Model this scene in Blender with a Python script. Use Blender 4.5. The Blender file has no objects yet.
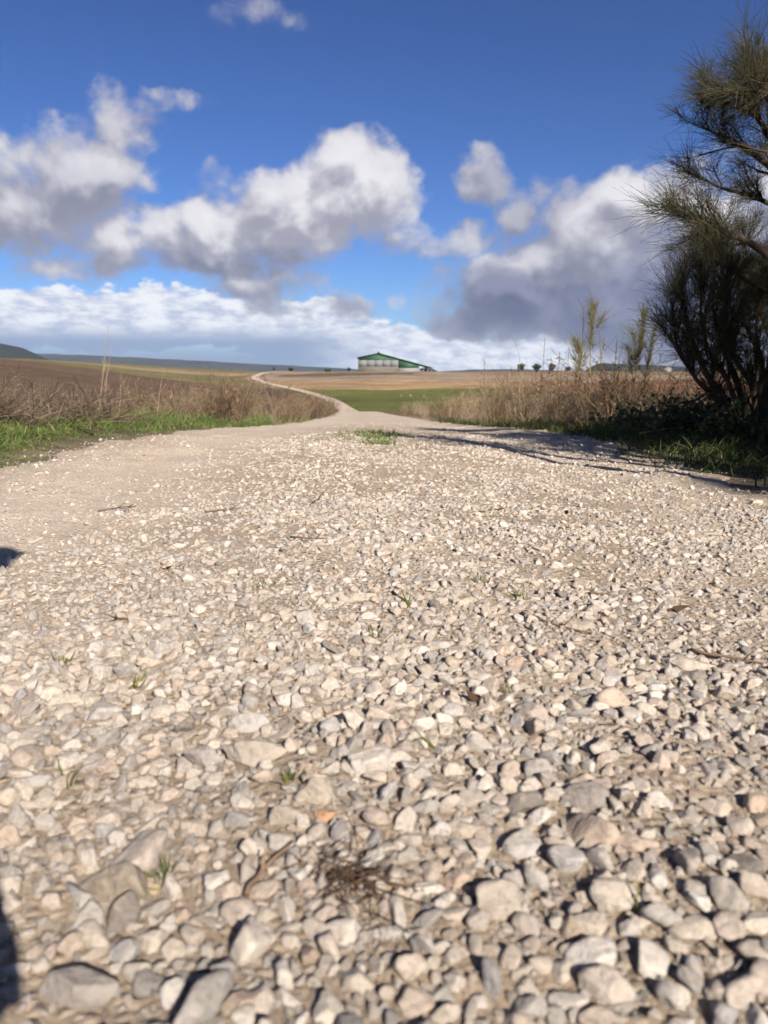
import bpy, math, random
import numpy as np
from mathutils import Vector, Matrix
R = math.radians
rng = np.random.default_rng(7)
random.seed(7)
SC = bpy.context.scene
COL = SC.collection

# ------------------------------------------------------------------ camera model
H = 0.5
FPX = 776.0
PITCH = math.atan((512 - 370) / FPX)
FW = np.array([0, math.cos(PITCH), -math.sin(PITCH)])
UP = np.array([0, math.sin(PITCH), math.cos(PITCH)])
def at(px, py, y):
    """photo direction -> the point on it standing y metres ahead"""
    d = FW + np.array([1, 0, 0]) * (px - 384) / FPX + UP * (512 - py) / FPX
    return np.array([0, 0, H]) + d * (y / d[1])
SUN_AZ, SUN_EL = R(157), R(32)          # azimuth clockwise from +Y
SUNV = np.array([math.sin(SUN_AZ) * math.cos(SUN_EL), math.cos(SUN_AZ) * math.cos(SUN_EL), math.sin(SUN_EL)])

# ------------------------------------------------------------------ numpy noise
def _hash(ix, iy, s):
    n = (ix.astype(np.int64) * 374761393 + iy.astype(np.int64) * 668265263 + s * 974634777) & 0x7fffffff
    n = ((n ^ (n >> 13)) * 1274126177) & 0x7fffffff
    return ((n ^ (n >> 16)) & 0xffff) / 65535.0
def vnoise(x, y, s=0):
    x = np.asarray(x, float); y = np.asarray(y, float)
    ix = np.floor(x); iy = np.floor(y)
    fx = x - ix; fy = y - iy
    fx = fx * fx * (3 - 2 * fx); fy = fy * fy * (3 - 2 * fy)
    a = _hash(ix, iy, s); b = _hash(ix + 1, iy, s); c = _hash(ix, iy + 1, s); d = _hash(ix + 1, iy + 1, s)
    return (a + (b - a) * fx) + ((c + (d - c) * fx) - (a + (b - a) * fx)) * fy
def fbm(x, y, s=0, o=4):
    v = 0; a = .5; t = 0
    for k in range(o):
        v = v + a * vnoise(x * 2 ** k, y * 2 ** k, s + k); t += a; a *= .5
    return v / t
def sstep(a, b, x):
    t = np.clip((x - a) / (b - a), 0, 1); return t * t * (3 - 2 * t)
def pchip(xs, ys):
    xs = np.array(xs, float); ys = np.array(ys, float)
    h = np.diff(xs); dl = np.diff(ys) / h
    m = np.zeros_like(xs)
    for i in range(1, len(xs) - 1):
        if dl[i - 1] * dl[i] > 0:
            w1 = 2 * h[i] + h[i - 1]; w2 = h[i] + 2 * h[i - 1]
            m[i] = (w1 + w2) / (w1 / dl[i - 1] + w2 / dl[i])
    m[0] = dl[0]; m[-1] = dl[-1]
    def f(x):
        x = np.clip(np.asarray(x, float), xs[0], xs[-1])
        i = np.clip(np.searchsorted(xs, x, side='right') - 1, 0, len(xs) - 2)
        t = (x - xs[i]) / h[i]
        return ((1 + 2 * t) * (1 - t) ** 2) * ys[i] + t * (1 - t) ** 2 * h[i] * m[i] + t * t * (3 - 2 * t) * ys[i + 1] + t * t * (t - 1) * h[i] * m[i + 1]
    return f

# ------------------------------------------------------------------ terrain
zc = pchip([-9000, -3, 5, 8, 12, 16, 21.5, 40, 57, 94, 150, 200, 250, 300, 350, 420, 470, 600, 1000, 3000, 9000],
           [0, 0, 0, -.12, -.36, -.59, -.88, -1.77, -2.52, -4.6, -5.6, -5.0, -3.4, -1.9, -.7, -.45, -.5, -1.6, -5, -30, -80])
zl = pchip([-9000, -3, 6, 12, 30, 60, 100, 200, 300, 400, 600, 1000, 3000, 9000],
           [0, 0, 0, -.08, -.35, -.30, .3, 2.9, 5.6, 6.4, 6.2, 1, -30, -80])
xr = pchip([-9000, -5, 5, 12, 16, 21.5, 40, 57, 94, 120, 150, 200, 250, 290, 320, 350, 450, 9000],
           [-.15, -.15, -.18, -.22, -.27, -.42, -1.1, -1.95, -4.0, -6.2, -9.3, -20, -38, -47.5, -50.3, -52, -55, -60])
def half_w(y): return 1.85 + 0.0 * np.asarray(y, float) - .15 * sstep(6, 20, y) - .40 * sstep(24, 75, y)
def base_z(x, y):
    x = np.asarray(x, float); y = np.asarray(y, float)
    u = x - xr(y)
    s = sstep(6, 26 + .3 * np.maximum(y, 0), -u)
    z = zc(y) * (1 - s) + zl(y) * s
    z = z + (fbm(x / 60, y / 60, 3) - .5) * 1.6 * sstep(60, 250, np.hypot(x, y)) * (1 - sstep(3.0, 12, -np.abs(u) + 14))
    # verge relief
    off = sstep(half_w(y) - .1, half_w(y) + .8, np.abs(u))
    z = z + off * (.03 + .10 * (fbm(x * 1.1, y * 1.1, 11) - .35))
    return z
def road_z(x, y):
    u = x - xr(y)
    n = np.exp(-(np.maximum(y, 0) / 30) ** 2)
    r = -.022 * np.exp(-((u + 1.0) / .38) ** 2) - .022 * np.exp(-((u - 1.15) / .35) ** 2) + .015 * np.exp(-((u - .1) / .4) ** 2)
    und = (fbm(x * 2.2, y * 2.2, 21, 3) - .5) * .05 + (fbm(x * 9, y * 9, 31, 3) - .5) * .018
    return base_z(x, y) + r * n + und * n
def gz(x, y):
    u = np.abs(x - xr(y))
    return np.where(u < half_w(y), road_z(x, y), base_z(x, y))

# ------------------------------------------------------------------ object helpers
def tag(o, label=None, cat=None, group=None, kind=None):
    if label: o['label'] = label
    if cat: o['category'] = cat
    if group: o['group'] = group
    if kind: o['kind'] = kind
    return o
def mesh_np(name, V, F, mat=None, parent=None, smooth=False, loc=None):
    """V (n,3); F list of index arrays, each (m,k)"""
    me = bpy.data.meshes.new(name)
    V = np.asarray(V, np.float32).reshape(-1, 3)
    if isinstance(F, np.ndarray): F = [F]
    F = [np.asarray(f, np.int32) for f in F if len(f)]
    me.vertices.add(len(V)); me.vertices.foreach_set('co', V.ravel())
    tot = sum(f.size for f in F); npoly = sum(len(f) for f in F)
    me.loops.add(tot); me.polygons.add(npoly)
    me.loops.foreach_set('vertex_index', np.concatenate([f.ravel() for f in F]))
    sizes = np.concatenate([np.full(len(f), f.shape[1], np.int32) for f in F])
    starts = np.concatenate([[0], np.cumsum(sizes)[:-1]]).astype(np.int32)
    me.polygons.foreach_set('loop_start', starts)
    if smooth: me.polygons.foreach_set('use_smooth', np.ones(npoly, bool))
    me.update(calc_edges=True); me.validate()
    o = bpy.data.objects.new(name, me); COL.objects.link(o)
    if mat: me.materials.append(mat)
    if parent: o.parent = parent
    if loc is not None: o.location = loc
    return o
def empty(name, loc=(0, 0, 0), rz=0):
    o = bpy.data.objects.new(name, None); COL.objects.link(o)
    o.location = loc; o.rotation_euler = (0, 0, rz); o.empty_display_size = .1
    return o
def copy_tree(o, parent=None):
    c = o.copy(); COL.objects.link(c); c.parent = parent
    for ch in o.children: copy_tree(ch, c)
    return c
def point_attr(o, name, data, typ='FLOAT_COLOR'):
    a = o.data.attributes.new(name, typ, 'POINT')
    if typ == 'FLOAT_COLOR': a.data.foreach_set('color', np.asarray(data, np.float32).ravel())
    elif typ == 'FLOAT_VECTOR': a.data.foreach_set('vector', np.asarray(data, np.float32).ravel())
    elif typ == 'INT': a.data.foreach_set('value', np.asarray(data, np.int32).ravel())
    else: a.data.foreach_set('value', np.asarray(data, np.float32).ravel())
class MB:
    """collects shapes for ONE mesh"""
    def __init__(s): s.V = []; s.Q = []; s.T = []; s.n = 0; s.P = []
    def add(s, V, Q=None, T=None):
        V = np.asarray(V, float).reshape(-1, 3)
        if Q is not None and len(Q): s.Q.append(np.asarray(Q) + s.n)
        if T is not None and len(T): s.T.append(np.asarray(T) + s.n)
        s.V.append(V); s.n += len(V)
    def box(s, x0, x1, y0, y1, z0, z1):
        v = [(x, y, z) for z in (z0, z1) for y in (y0, y1) for x in (x0, x1)]
        s.add(v, [(0, 2, 3, 1), (4, 5, 7, 6), (0, 1, 5, 4), (2, 6, 7, 3), (0, 4, 6, 2), (1, 3, 7, 5)])
    def prism(s, poly, y0, y1):
        """poly of (x,z), extruded along y"""
        n = len(poly)
        v = [(x, y0, z) for x, z in poly] + [(x, y1, z) for x, z in poly]
        s.add(v, [(i, (i + 1) % n, (i + 1) % n + n, i + n) for i in range(n)],
              [(0, i + 1, i) for i in range(1, n - 1)] + [(n, n + i, n + i + 1) for i in range(1, n - 1)])
    def tube(s, pts, rad, k=5):
        pts = np.asarray(pts, float); m = len(pts)
        t = np.gradient(pts, axis=0); t /= np.linalg.norm(t, axis=1)[:, None] + 1e-9
        ref = np.array([0, 0, 1.0]) if abs(t[0][2]) < .9 else np.array([1.0, 0, 0])
        a = np.cross(t, ref); a /= np.linalg.norm(a, axis=1)[:, None] + 1e-9
        b = np.cross(t, a)
        ang = np.arange(k) * 2 * math.pi / k
        rad = np.broadcast_to(np.asarray(rad, float), (m,))
        V = pts[:, None] + rad[:, None, None] * (np.cos(ang)[None, :, None] * a[:, None] + np.sin(ang)[None, :, None] * b[:, None])
        i = np.arange(m - 1)[:, None] * k; j = np.arange(k)[None, :]; j2 = (j + 1) % k
        Q = np.stack([i + j, i + j2, i + k + j2, i + k + j], -1).reshape(-1, 4)
        T = [(0, q + 1, q) for q in range(1, k - 1)] + [((m - 1) * k, (m - 1) * k + q, (m - 1) * k + q + 1) for q in range(1, k - 1)]
        s.add(V, Q, T)
    def build(s, name, mat=None, parent=None, smooth=False, loc=None):
        F = []
        if s.Q: F.append(np.concatenate(s.Q))
        if s.T: F.append(np.concatenate(s.T))
        return mesh_np(name, np.concatenate(s.V), F, mat, parent, smooth, loc)
def blades(P, D, L, W, bend, rg, seg=3):
    """flat tapering curved blades. P (n,3) roots, D (n,3) unit directions, L, W lengths/widths, bend (n,3) drift of the tip"""
    n = len(P)
    t = np.linspace(0, 1, seg + 1)
    C = P[:, None] + D[:, None] * (L[:, None, None] * t[None, :, None]) + bend[:, None] * (t ** 2)[None, :, None]
    side = np.cross(D, rg.normal(size=(n, 3))); side /= np.linalg.norm(side, axis=1)[:, None] + 1e-9
    w = W[:, None] * (1 - .85 * t[None, :] ** 1.5)
    A = C - side[:, None] * w[..., None] * .5; B = C + side[:, None] * w[..., None] * .5
    V = np.stack([A, B], 2).reshape(-1, 3)                      # n*(seg+1)*2
    k = (seg + 1) * 2
    b = np.arange(n)[:, None] * k; s = np.arange(seg)[None, :] * 2
    Q = np.stack([b + s, b + s + 1, b + s + 3, b + s + 2], -1).reshape(-1, 4)
    return V, Q
def rods(P, D, L, Rr, bend, rg, seg=3):
    """thin three-sided curved rods (rush twigs)"""
    n = len(P); t = np.linspace(0, 1, seg + 1)
    C = P[:, None] + D[:, None] * (L[:, None, None] * t[None, :, None]) + bend[:, None] * (t ** 2)[None, :, None]
    a = np.cross(D, rg.normal(size=(n, 3))); a /= np.linalg.norm(a, axis=1)[:, None] + 1e-9
    b = np.cross(D, a)
    w = Rr[:, None] * (1 - .6 * t[None, :])
    V = []
    for k in range(3):
        c, s_ = math.cos(k * 2.0944), math.sin(k * 2.0944)
        V.append(C + w[..., None] * (c * a[:, None] + s_ * b[:, None]))
    V = np.stack(V, 2).reshape(-1, 3)
    bb = np.arange(n)[:, None, None] * (seg + 1) * 3; ss = np.arange(seg)[None, :, None] * 3; kk = np.arange(3)[None, None, :]; k2 = (kk + 1) % 3
    Q = np.stack([bb + ss + kk, bb + ss + k2, bb + ss + 3 + k2, bb + ss + 3 + kk], -1).reshape(-1, 4)
    return V, Q
def unit(v): return v / (np.linalg.norm(v, axis=-1, keepdims=True) + 1e-9)

# ------------------------------------------------------------------ material helpers
def new_mat(name, rough=.85, spec=.25):
    m = bpy.data.materials.new(name); m.use_nodes = True
    nt = m.node_tree; b = nt.nodes['Principled BSDF']
    b.inputs['Roughness'].default_value = rough
    b.inputs['Specular IOR Level'].default_value = spec
    return m, nt, b
def nd(nt, typ, **kw):
    n = nt.nodes.new(typ)
    for k, v in kw.items():
        if k in n.bl_rna.properties.keys(): setattr(n, k, v)
        else: n.inputs[k.replace('_', ' ')].default_value = v
    return n
def noise_node(nt, vec, scale, detail=5, rough=.6, dist=0):
    n = nd(nt, 'ShaderNodeTexNoise'); n.inputs['Scale'].default_value = scale
    n.inputs['Detail'].default_value = detail; n.inputs['Roughness'].default_value = rough; n.inputs['Distortion'].default_value = dist
    nt.links.new(vec, n.inputs['Vector']); return n
def ramp(nt, fac, stops, interp='LINEAR'):
    r = nd(nt, 'ShaderNodeValToRGB'); r.color_ramp.interpolation = interp
    e = r.color_ramp.elements
    while len(e) > 1: e.remove(e[-1])
    e[0].position, e[0].color = stops[0][0], (*stops[0][1], 1)
    for p, c in stops[1:]:
        q = e.new(p); q.color = (*c, 1)
    nt.links.new(fac, r.inputs['Fac']); return r
def mixc(nt, fac, a, b, mode='MIX'):
    m = nd(nt, 'ShaderNodeMix'); m.data_type = 'RGBA'; m.blend_type = mode
    for sock, v in ((m.inputs[0], fac), (m.inputs[6], a), (m.inputs[7], b)):
        if hasattr(v, 'links'): nt.links.new(v, sock)
        elif isinstance(v, (int, float)): sock.default_value = v
        else: sock.default_value = (*v, 1) if len(v) == 3 else v
    return m.outputs[2]
def bump(nt, b, height, strength=.5, dist=.01):
    n = nd(nt, 'ShaderNodeBump'); n.inputs['Strength'].default_value = strength; n.inputs['Distance'].default_value = dist
    nt.links.new(height, n.inputs['Height']); nt.links.new(n.outputs['Normal'], b.inputs['Normal'])
def geo_rand_mat(name, cols, rough=.8, trans=0.0, scale=6.0, spec=.2):
    """one-kind plant material: colour varies per mesh island and by a soft noise"""
    m, nt, b = new_mat(name, rough, spec)
    g = nd(nt, 'ShaderNodeNewGeometry'); tc = nd(nt, 'ShaderNodeTexCoord')
    r = ramp(nt, g.outputs['Random Per Island'], cols)
    n = noise_node(nt, tc.outputs['Object'], scale, 3)
    rr = ramp(nt, n.outputs['Fac'], [(.3, (.6, .6, .6)), (.7, (1.25, 1.25, 1.25))])
    c = mixc(nt, 1.0, r.outputs['Color'], rr.outputs['Color'], 'MULTIPLY')
    nt.links.new(c, b.inputs['Base Color'])
    if trans > 0:
        t = nd(nt, 'ShaderNodeBsdfTranslucent'); nt.links.new(c, t.inputs['Color'])
        mx = nd(nt, 'ShaderNodeMixShader'); mx.inputs[0].default_value = trans
        nt.links.new(b.outputs[0], mx.inputs[1]); nt.links.new(t.outputs[0], mx.inputs[2])
        nt.links.new(mx.outputs[0], nt.nodes['Material Output'].inputs['Surface'])
    return m

# stones: pale limestone, one random tone per stone
def stone_mat(name, fixed=None):
    m, nt, b = new_mat(name, .82, .3)
    tc = nd(nt, 'ShaderNodeTexCoord')
    if fixed is None:
        oi = nd(nt, 'ShaderNodeObjectInfo')
        r = ramp(nt, oi.outputs['Random'], [(0, (.41, .355, .295)), (.13, (.48, .43, .37)), (.24, (.36, .30, .245)), (.34, (.53, .485, .43)), (.44, (.32, .295, .27)), (.54, (.42, .345, .285)), (.63, (.45, .40, .335)), (.71, (.25, .235, .22)), (.79, (.46, .425, .38)), (.86, (.37, .285, .215)), (.91, (.58, .54, .49)), (.96, (.29, .28, .275)), (1.0, (.17, .15, .13))])
        col = r.outputs['Color']
        add = nd(nt, 'ShaderNodeVectorMath', operation='SCALE'); add.inputs['Scale'].default_value = 37.0
        cmb = nd(nt, 'ShaderNodeCombineXYZ')
        for k in range(3): nt.links.new(oi.outputs['Random'], cmb.inputs[k])
        nt.links.new(cmb.outputs[0], add.inputs[0])
        va = nd(nt, 'ShaderNodeVectorMath', operation='ADD')
        nt.links.new(tc.outputs['Object'], va.inputs[0]); nt.links.new(add.outputs[0], va.inputs[1])
        vec = va.outputs[0]
        sc = 1.0
    else:
        rgb = nd(nt, 'ShaderNodeRGB'); rgb.outputs[0].default_value = (*fixed, 1); col = rgb.outputs[0]
        vec = tc.outputs['Object']; sc = 1.0
    n1 = noise_node(nt, vec, 2.2 * sc, 8, .62, .6)
    v1 = ramp(nt, n1.outputs['Fac'], [(.30, (.62, .60, .58)), (.5, (1, 1, 1)), (.72, (1.2, 1.19, 1.17))])
    col = mixc(nt, 1.0, col, v1.outputs['Color'], 'MULTIPLY')
    # thin rusty / dusty stains
    n2 = noise_node(nt, vec, 1.1 * sc, 5, .55, 1.2)
    f2 = ramp(nt, n2.outputs['Fac'], [(.56, (0, 0, 0)), (.74, (.55, .55, .55))])
    col = mixc(nt, f2.outputs['Color'], col, (.44, .34, .25))
    n4 = noise_node(nt, vec, 9 * sc, 4, .7)
    f4 = ramp(nt, n4.outputs['Fac'], [(.62, (0, 0, 0)), (.72, (.5, .5, .5))])
    col = mixc(nt, f4.outputs['Color'], col, (.20, .17, .145))
    # pale road dust lying on faces that look up
    g = nd(nt, 'ShaderNodeNewGeometry'); sx = nd(nt, 'ShaderNodeSeparateXYZ'); nt.links.new(g.outputs['Normal'], sx.inputs[0])
    n5 = noise_node(nt, vec, 3.5, 4, .6)
    du = nd(nt, 'ShaderNodeMath', operation='MULTIPLY'); nt.links.new(sx.outputs['Z'], du.inputs[0]); nt.links.new(n5.outputs['Fac'], du.inputs[1])
    fd = ramp(nt, du.outputs[0], [(.32, (0, 0, 0)), (.65, (.42, .42, .42))])
    col = mixc(nt, fd.outputs['Color'], col, (.45, .385, .31))
    nt.links.new(col, b.inputs['Base Color'])
    n3 = noise_node(nt, vec, 5 * sc, 9, .68)
    bump(nt, b, n3.outputs['Fac'], .95, .0032 if fixed is None else .22)
    return m
M_STONE = stone_mat('limestone_gravel')

# dirt road: packed pale soil with grit
def soil_mat():
    m, nt, b = new_mat('packed_road_soil', .95, .12)
    tc = nd(nt, 'ShaderNodeTexCoord'); P = tc.outputs['Object']
    a = noise_node(nt, P, .9, 6, .6)
    c = ramp(nt, a.outputs['Fac'], [(.25, (.40, .325, .25)), (.5, (.48, .405, .325)), (.75, (.54, .47, .39))]).outputs['Color']
    g = noise_node(nt, P, 95, 5, .75)
    c = mixc(nt, 1.0, c, ramp(nt, g.outputs['Fac'], [(.3, (.62, .6, .57)), (.5, (1, 1, 1)), (.7, (1.28, 1.27, 1.25))]).outputs['Color'], 'MULTIPLY')
    v = nd(nt, 'ShaderNodeTexVoronoi'); v.inputs['Scale'].default_value = 62; nt.links.new(P, v.inputs['Vector'])
    sp = nd(nt, 'ShaderNodeSeparateColor'); nt.links.new(v.outputs['Color'], sp.inputs[0])
    gr = ramp(nt, sp.outputs[0], [(0, (.30, .27, .24)), (.3, (.46, .40, .33)), (.6, (.56, .51, .45)), (.85, (.42, .35, .29)), (1, (.62, .58, .53))])
    fm = ramp(nt, v.outputs['Distance'], [(.18, (1, 1, 1)), (.5, (0, 0, 0))])
    pres = noise_node(nt, P, 7, 4, .6)
    pm = nd(nt, 'ShaderNodeMath', operation='MULTIPLY'); nt.links.new(fm.outputs['Color'], pm.inputs[0])
    pr = ramp(nt, pres.outputs['Fac'], [(.38, (.15, .15, .15)), (.62, (.85, .85, .85))]); nt.links.new(pr.outputs['Color'], pm.inputs[1])
    c = mixc(nt, pm.outputs[0], c, gr.outputs['Color'])
    ta = nd(nt, 'ShaderNodeAttribute'); ta.attribute_name = 'loose'
    c = mixc(nt, 1.0, c, ramp(nt, ta.outputs['Fac'], [(0, (1.04, 1.03, 1.02)), (1, (.70, .665, .62))]).outputs['Color'], 'MULTIPLY')
    # brown organic crumbs
    d = noise_node(nt, P, 26, 5, .7)
    c = mixc(nt, ramp(nt, d.outputs['Fac'], [(.63, (0, 0, 0)), (.74, (.6, .6, .6))]).outputs['Color'], c, (.17, .115, .075))
    nt.links.new(c, b.inputs['Base Color'])
    hs = nd(nt, 'ShaderNodeMath', operation='ADD'); nt.links.new(pm.outputs[0], hs.inputs[0]); nt.links.new(g.outputs['Fac'], hs.inputs[1])
    bump(nt, b, hs.outputs[0], .8, .012)
    return m
M_SOIL = soil_mat()

def ground_mat():
    m, nt, b = new_mat('field_ground', .95, .1)
    at_ = nd(nt, 'ShaderNodeAttribute'); at_.attribute_name = 'soil'
    tc = nd(nt, 'ShaderNodeTexCoord'); P = tc.outputs['Object']
    c = at_.outputs['Color']
    for s, lo, hi in ((.035, .75, 1.25), (.5, .7, 1.3), (6, .6, 1.4), (40, .7, 1.3)):
        n = noise_node(nt, P, s, 5, .65)
        c = mixc(nt, 1.0, c, ramp(nt, n.outputs['Fac'], [(.3, (lo,) * 3), (.7, (hi,) * 3)]).outputs['Color'], 'MULTIPLY')
    mp = nd(nt, 'ShaderNodeMapping'); mp.inputs['Scale'].default_value = (.035, .16, 0); mp.inputs['Rotation'].default_value = (0, 0, .12); nt.links.new(P, mp.inputs['Vector'])
    n = noise_node(nt, mp.outputs[0], 1.0, 6, .65)
    c = mixc(nt, 1.0, c, ramp(nt, n.outputs['Fac'], [(.3, (.68, .66, .62)), (.5, (1, 1, 1)), (.7, (1.35, 1.3, 1.2))]).outputs['Color'], 'MULTIPLY')
    nt.links.new(c, b.inputs['Base Color'])
    n = noise_node(nt, P, 3.0, 8, .7)
    bump(nt, b, n.outputs['Fac'], .9, .25)
    return m
M_GROUND = ground_mat()

# ------------------------------------------------------------------ ground sheet
def ground_color(x, y):
    u = x - xr(y); r = np.hypot(x, y)
    C = np.zeros(x.shape + (3,))
    def put(mask, col):
        C[:] = C * (1 - mask[..., None]) + np.array(col) * mask[..., None]
    C[:] = (.17, .13, .09)
    j = (fbm(x / 25, y / 25, 41) - .5)
    ys = y + j * 26
    left = sstep(-2, 2, -u - 4)
    # right hand side of the track: green cereal, tan stubble, grey stubble
    rt = 1 - left
    put(rt * sstep(18, 24, y), (.15, .105, .06))
    put(rt * sstep(60, 75, ys) , (.110, .118, .036))
    put(rt * sstep(212, 218, ys), (.30, .205, .115))
    put(rt * sstep(258, 266, ys), (.245, .19, .135))
    mound = sstep(.0, .12, 1 - ((x + 17) / 30) ** 2 - ((y - 322 - .35 * x) / 17) ** 2 + (fbm(x / 7, y / 5, 55) - .5) * 1.5)
    put(mound * .85, (.10, .068, .045))
    put(rt * sstep(300, 320, ys) * sstep(20, 60, x), (.20, .135, .08))
    # right edge: olive then rust bands
    put(rt * sstep(.22, .34, x / np.maximum(y, 1)) * sstep(75, 90, ys) * (1 - sstep(150, 160, ys)), (.13, .12, .05))
    put(rt * sstep(.12, .24, x / np.maximum(y, 1)) * sstep(165, 180, ys) * (1 - sstep(255, 265, ys)), (.17, .085, .045))
    # left: ploughed earth, further strips
    put(left * sstep(8, 13, y), (.118, .080, .053))
    fur = .5 + .5 * np.sin((y + .35 * x) / 9 + j * 6)
    put(left * sstep(30, 60, y) * fur * .35, (.10, .07, .05))
    put(left * sstep(225, 232, ys + .45 * u), (.15, .13, .06))
    put(left * sstep(300, 310, ys + .3 * u), (.24, .185, .11))
    put(left * sstep(360, 370, ys), (.15, .13, .07))
    # verges next to the track: dark earth under grass
    put((1 - sstep(2.2, 4.5, np.abs(u))) * (1 - sstep(25, 45, y)), (.125, .105, .055))
    put((1 - sstep(1.8, 2.15 + .3 * fbm(x * 2, y * 2, 58), np.abs(u))) * (1 - sstep(25, 45, y)), (.26, .205, .145))
    far = sstep(500, 700, r)
    put(far, (.13, .12, .085))
    back = 1 - sstep(-12, -4, y)
    put(back, (.15, .12, .08))
    return C
def build_ground():
    th = np.concatenate([np.linspace(-180, -46, 50, endpoint=False), np.linspace(-46, 46, 420, endpoint=False), np.linspace(46, 180, 50, endpoint=False)])
    th = np.radians(th)
    rr = [0.25]
    while rr[-1] < 9000:
        r = rr[-1]; rr.append(r * (1.045 if r < 60 else (1.018 if r < 480 else 1.09)) + .01)
    rr = np.array(rr)
    Rr, T = np.meshgrid(rr, th, indexing='ij')
    X = Rr * np.sin(T); Y = Rr * np.cos(T)
    Z = base_z(X, Y)
    u = np.abs(X - xr(Y)); w = half_w(Y)
    Z = Z - (.10 + .0025 * np.clip(Y, 0, 400)) * (1 - sstep(w - .45, w - .12, u))
    # ploughed clods
    pl = sstep(9, 14, Y) * (1 - sstep(60, 200, Rr)) * sstep(1, 4, -(X - xr(Y)) - 4)
    Z = Z + pl * (fbm(X * 2.5, Y * 2.5, 77) - .5) * .16
    n, k = Rr.shape
    V = np.concatenate([[[0, 0, -.1]], np.stack([X, Y, Z], -1).reshape(-1, 3)])
    i = np.arange(n - 1)[:, None] * k + 1; j = np.arange(k)[None, :]; j2 = (j + 1) % k
    Q = np.stack([i + j, i + k + j, i + k + j2, i + j2], -1).reshape(-1, 4)
    T3 = np.stack([np.zeros(k, int), 1 + np.arange(k), 1 + (np.arange(k) + 1) % k], -1)
    o = mesh_np('ground', V, [Q, T3], M_GROUND, smooth=True)
    c = ground_color(X, Y).reshape(-1, 3)
    c = np.concatenate([[[.15, .12, .08]], c]); c = np.concatenate([c, np.ones((len(c), 1))], 1)
    point_attr(o, 'soil', c)
    tag(o, kind='structure')
build_ground()

def build_road():
    ys = list(np.arange(-3, 6.5, .028))
    st = .028
    while ys[-1] < 470:
        st = min(st * 1.03, 2.2); ys.append(ys[-1] + st)
    ys = np.array(ys)
    s = np.linspace(-1, 1, 150)
    Y, S = np.meshgrid(ys, s, indexing='ij')
    wl = half_w(Y) + (fbm(Y * .9, Y * 0 + 3.3, 5) - .5) * .3 + (fbm(Y * 5, Y * 0 + 9.3, 6) - .5) * .25
    wr = half_w(Y) + (fbm(Y * .9, Y * 0 + 7.7, 8) - .5) * .22 + (fbm(Y * 5, Y * 0 + 1.3, 9) - .5) * .25
    X = xr(Y) + np.where(S < 0, S * wl, S * wr)
    Z = road_z(X, Y) + .004 - .09 * sstep(.94, 1.0, np.abs(S)) + .0006 * np.clip(Y, 0, 400)
    n, k = X.shape
    i = np.arange(n - 1)[:, None] * k; j = np.arange(k - 1)[None, :]
    Q = np.stack([i + j, i + j + 1, i + k + j + 1, i + k + j], -1).reshape(-1, 4)
    o = mesh_np('dirt_road', np.stack([X, Y, Z], -1), Q, M_SOIL, smooth=True)
    U = X - xr(Y)
    lo = 1 - np.exp(-((U + 1.1) / .6) ** 2) - .5 * np.exp(-((U - 1.3) / .35) ** 2)
    lo = lo * (.6 + .8 * (fbm(X * 3, Y * 3, 71) - .1)) * (1 - .75 * sstep(5, 14, Y))
    point_attr(o, 'loose', np.clip(lo, 0, 1).ravel(), 'FLOAT')
    tag(o, kind='structure')
build_road()

# ------------------------------------------------------------------ stones
def ico(sub):
    import bmesh
    bm = bmesh.new(); bmesh.ops.create_icosphere(bm, subdivisions=sub, radius=1)
    V = np.array([v.co[:] for v in bm.verts]); F = np.array([[v.index for v in f.verts] for f in bm.faces]); bm.free()
    return V, F
ICO4 = ico(4); ICO5 = ico(5)
def stone_shape(rg, base, planes=13, soft=26.0, rough=.035, flat=.7):
    V, F = base
    N = unit(V)
    m = unit(rg.normal(size=(planes, 3))); d = rg.uniform(.55, .95, planes)
    dots = N @ m.T
    q = np.where(dots > .05, d[None] / np.maximum(dots, .05), 9.0)
    q = np.minimum(q, 1.25)
    r = -np.log(np.exp(-soft * q).sum(1)) / soft
    # rough surface
    for f, a in ((2.3, 1.0), (5.1, .5), (11, .28)):
        o = rg.uniform(0, 50, 3)
        n = (np.sin(N @ (rg.normal(size=3) * f) + o[0]) + np.sin(N @ (rg.normal(size=3) * f * 1.3) + o[1]) + np.sin(N @ (rg.normal(size=3) * f * .8) + o[2])) / 3
        r = r * (1 + rough * a * n)
    P = N * r[:, None]
    P *= np.array([rg.uniform(.9, 1.4), rg.uniform(.62, 1.0), flat * rg.uniform(.8, 1.15)])
    return P, F
protos = bpy.data.collections.new('stone_shapes')
for i in range(44):
    P, F = stone_shape(rng, ICO4, planes=int(rng.integers(7, 13)), soft=rng.uniform(70, 190), rough=.10, flat=rng.uniform(.55, 1.0))
    me = bpy.data.meshes.new('stone'); me.from_pydata(P.tolist(), [], F.tolist()); me.materials.append(M_STONE)
    for p in me.polygons: p.use_smooth = True
    ob = bpy.data.objects.new('stone', me); protos.objects.link(ob)
NPROTO = 44

placed = {}
CELL = .06
def free(x, y, r, k):
    cx, cy = int(x // CELL), int(y // CELL)
    for a in (-1, 0, 1):
        for b in (-1, 0, 1):
            for (px, py, pr) in placed.get((cx + a, cy + b), ()):
                if (px - x) ** 2 + (py - y) ** 2 < (k * (pr + r)) ** 2: return False
    return True
def put(x, y, r): placed.setdefault((int(x // CELL), int(y // CELL)), []).append((x, y, r))

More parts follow.
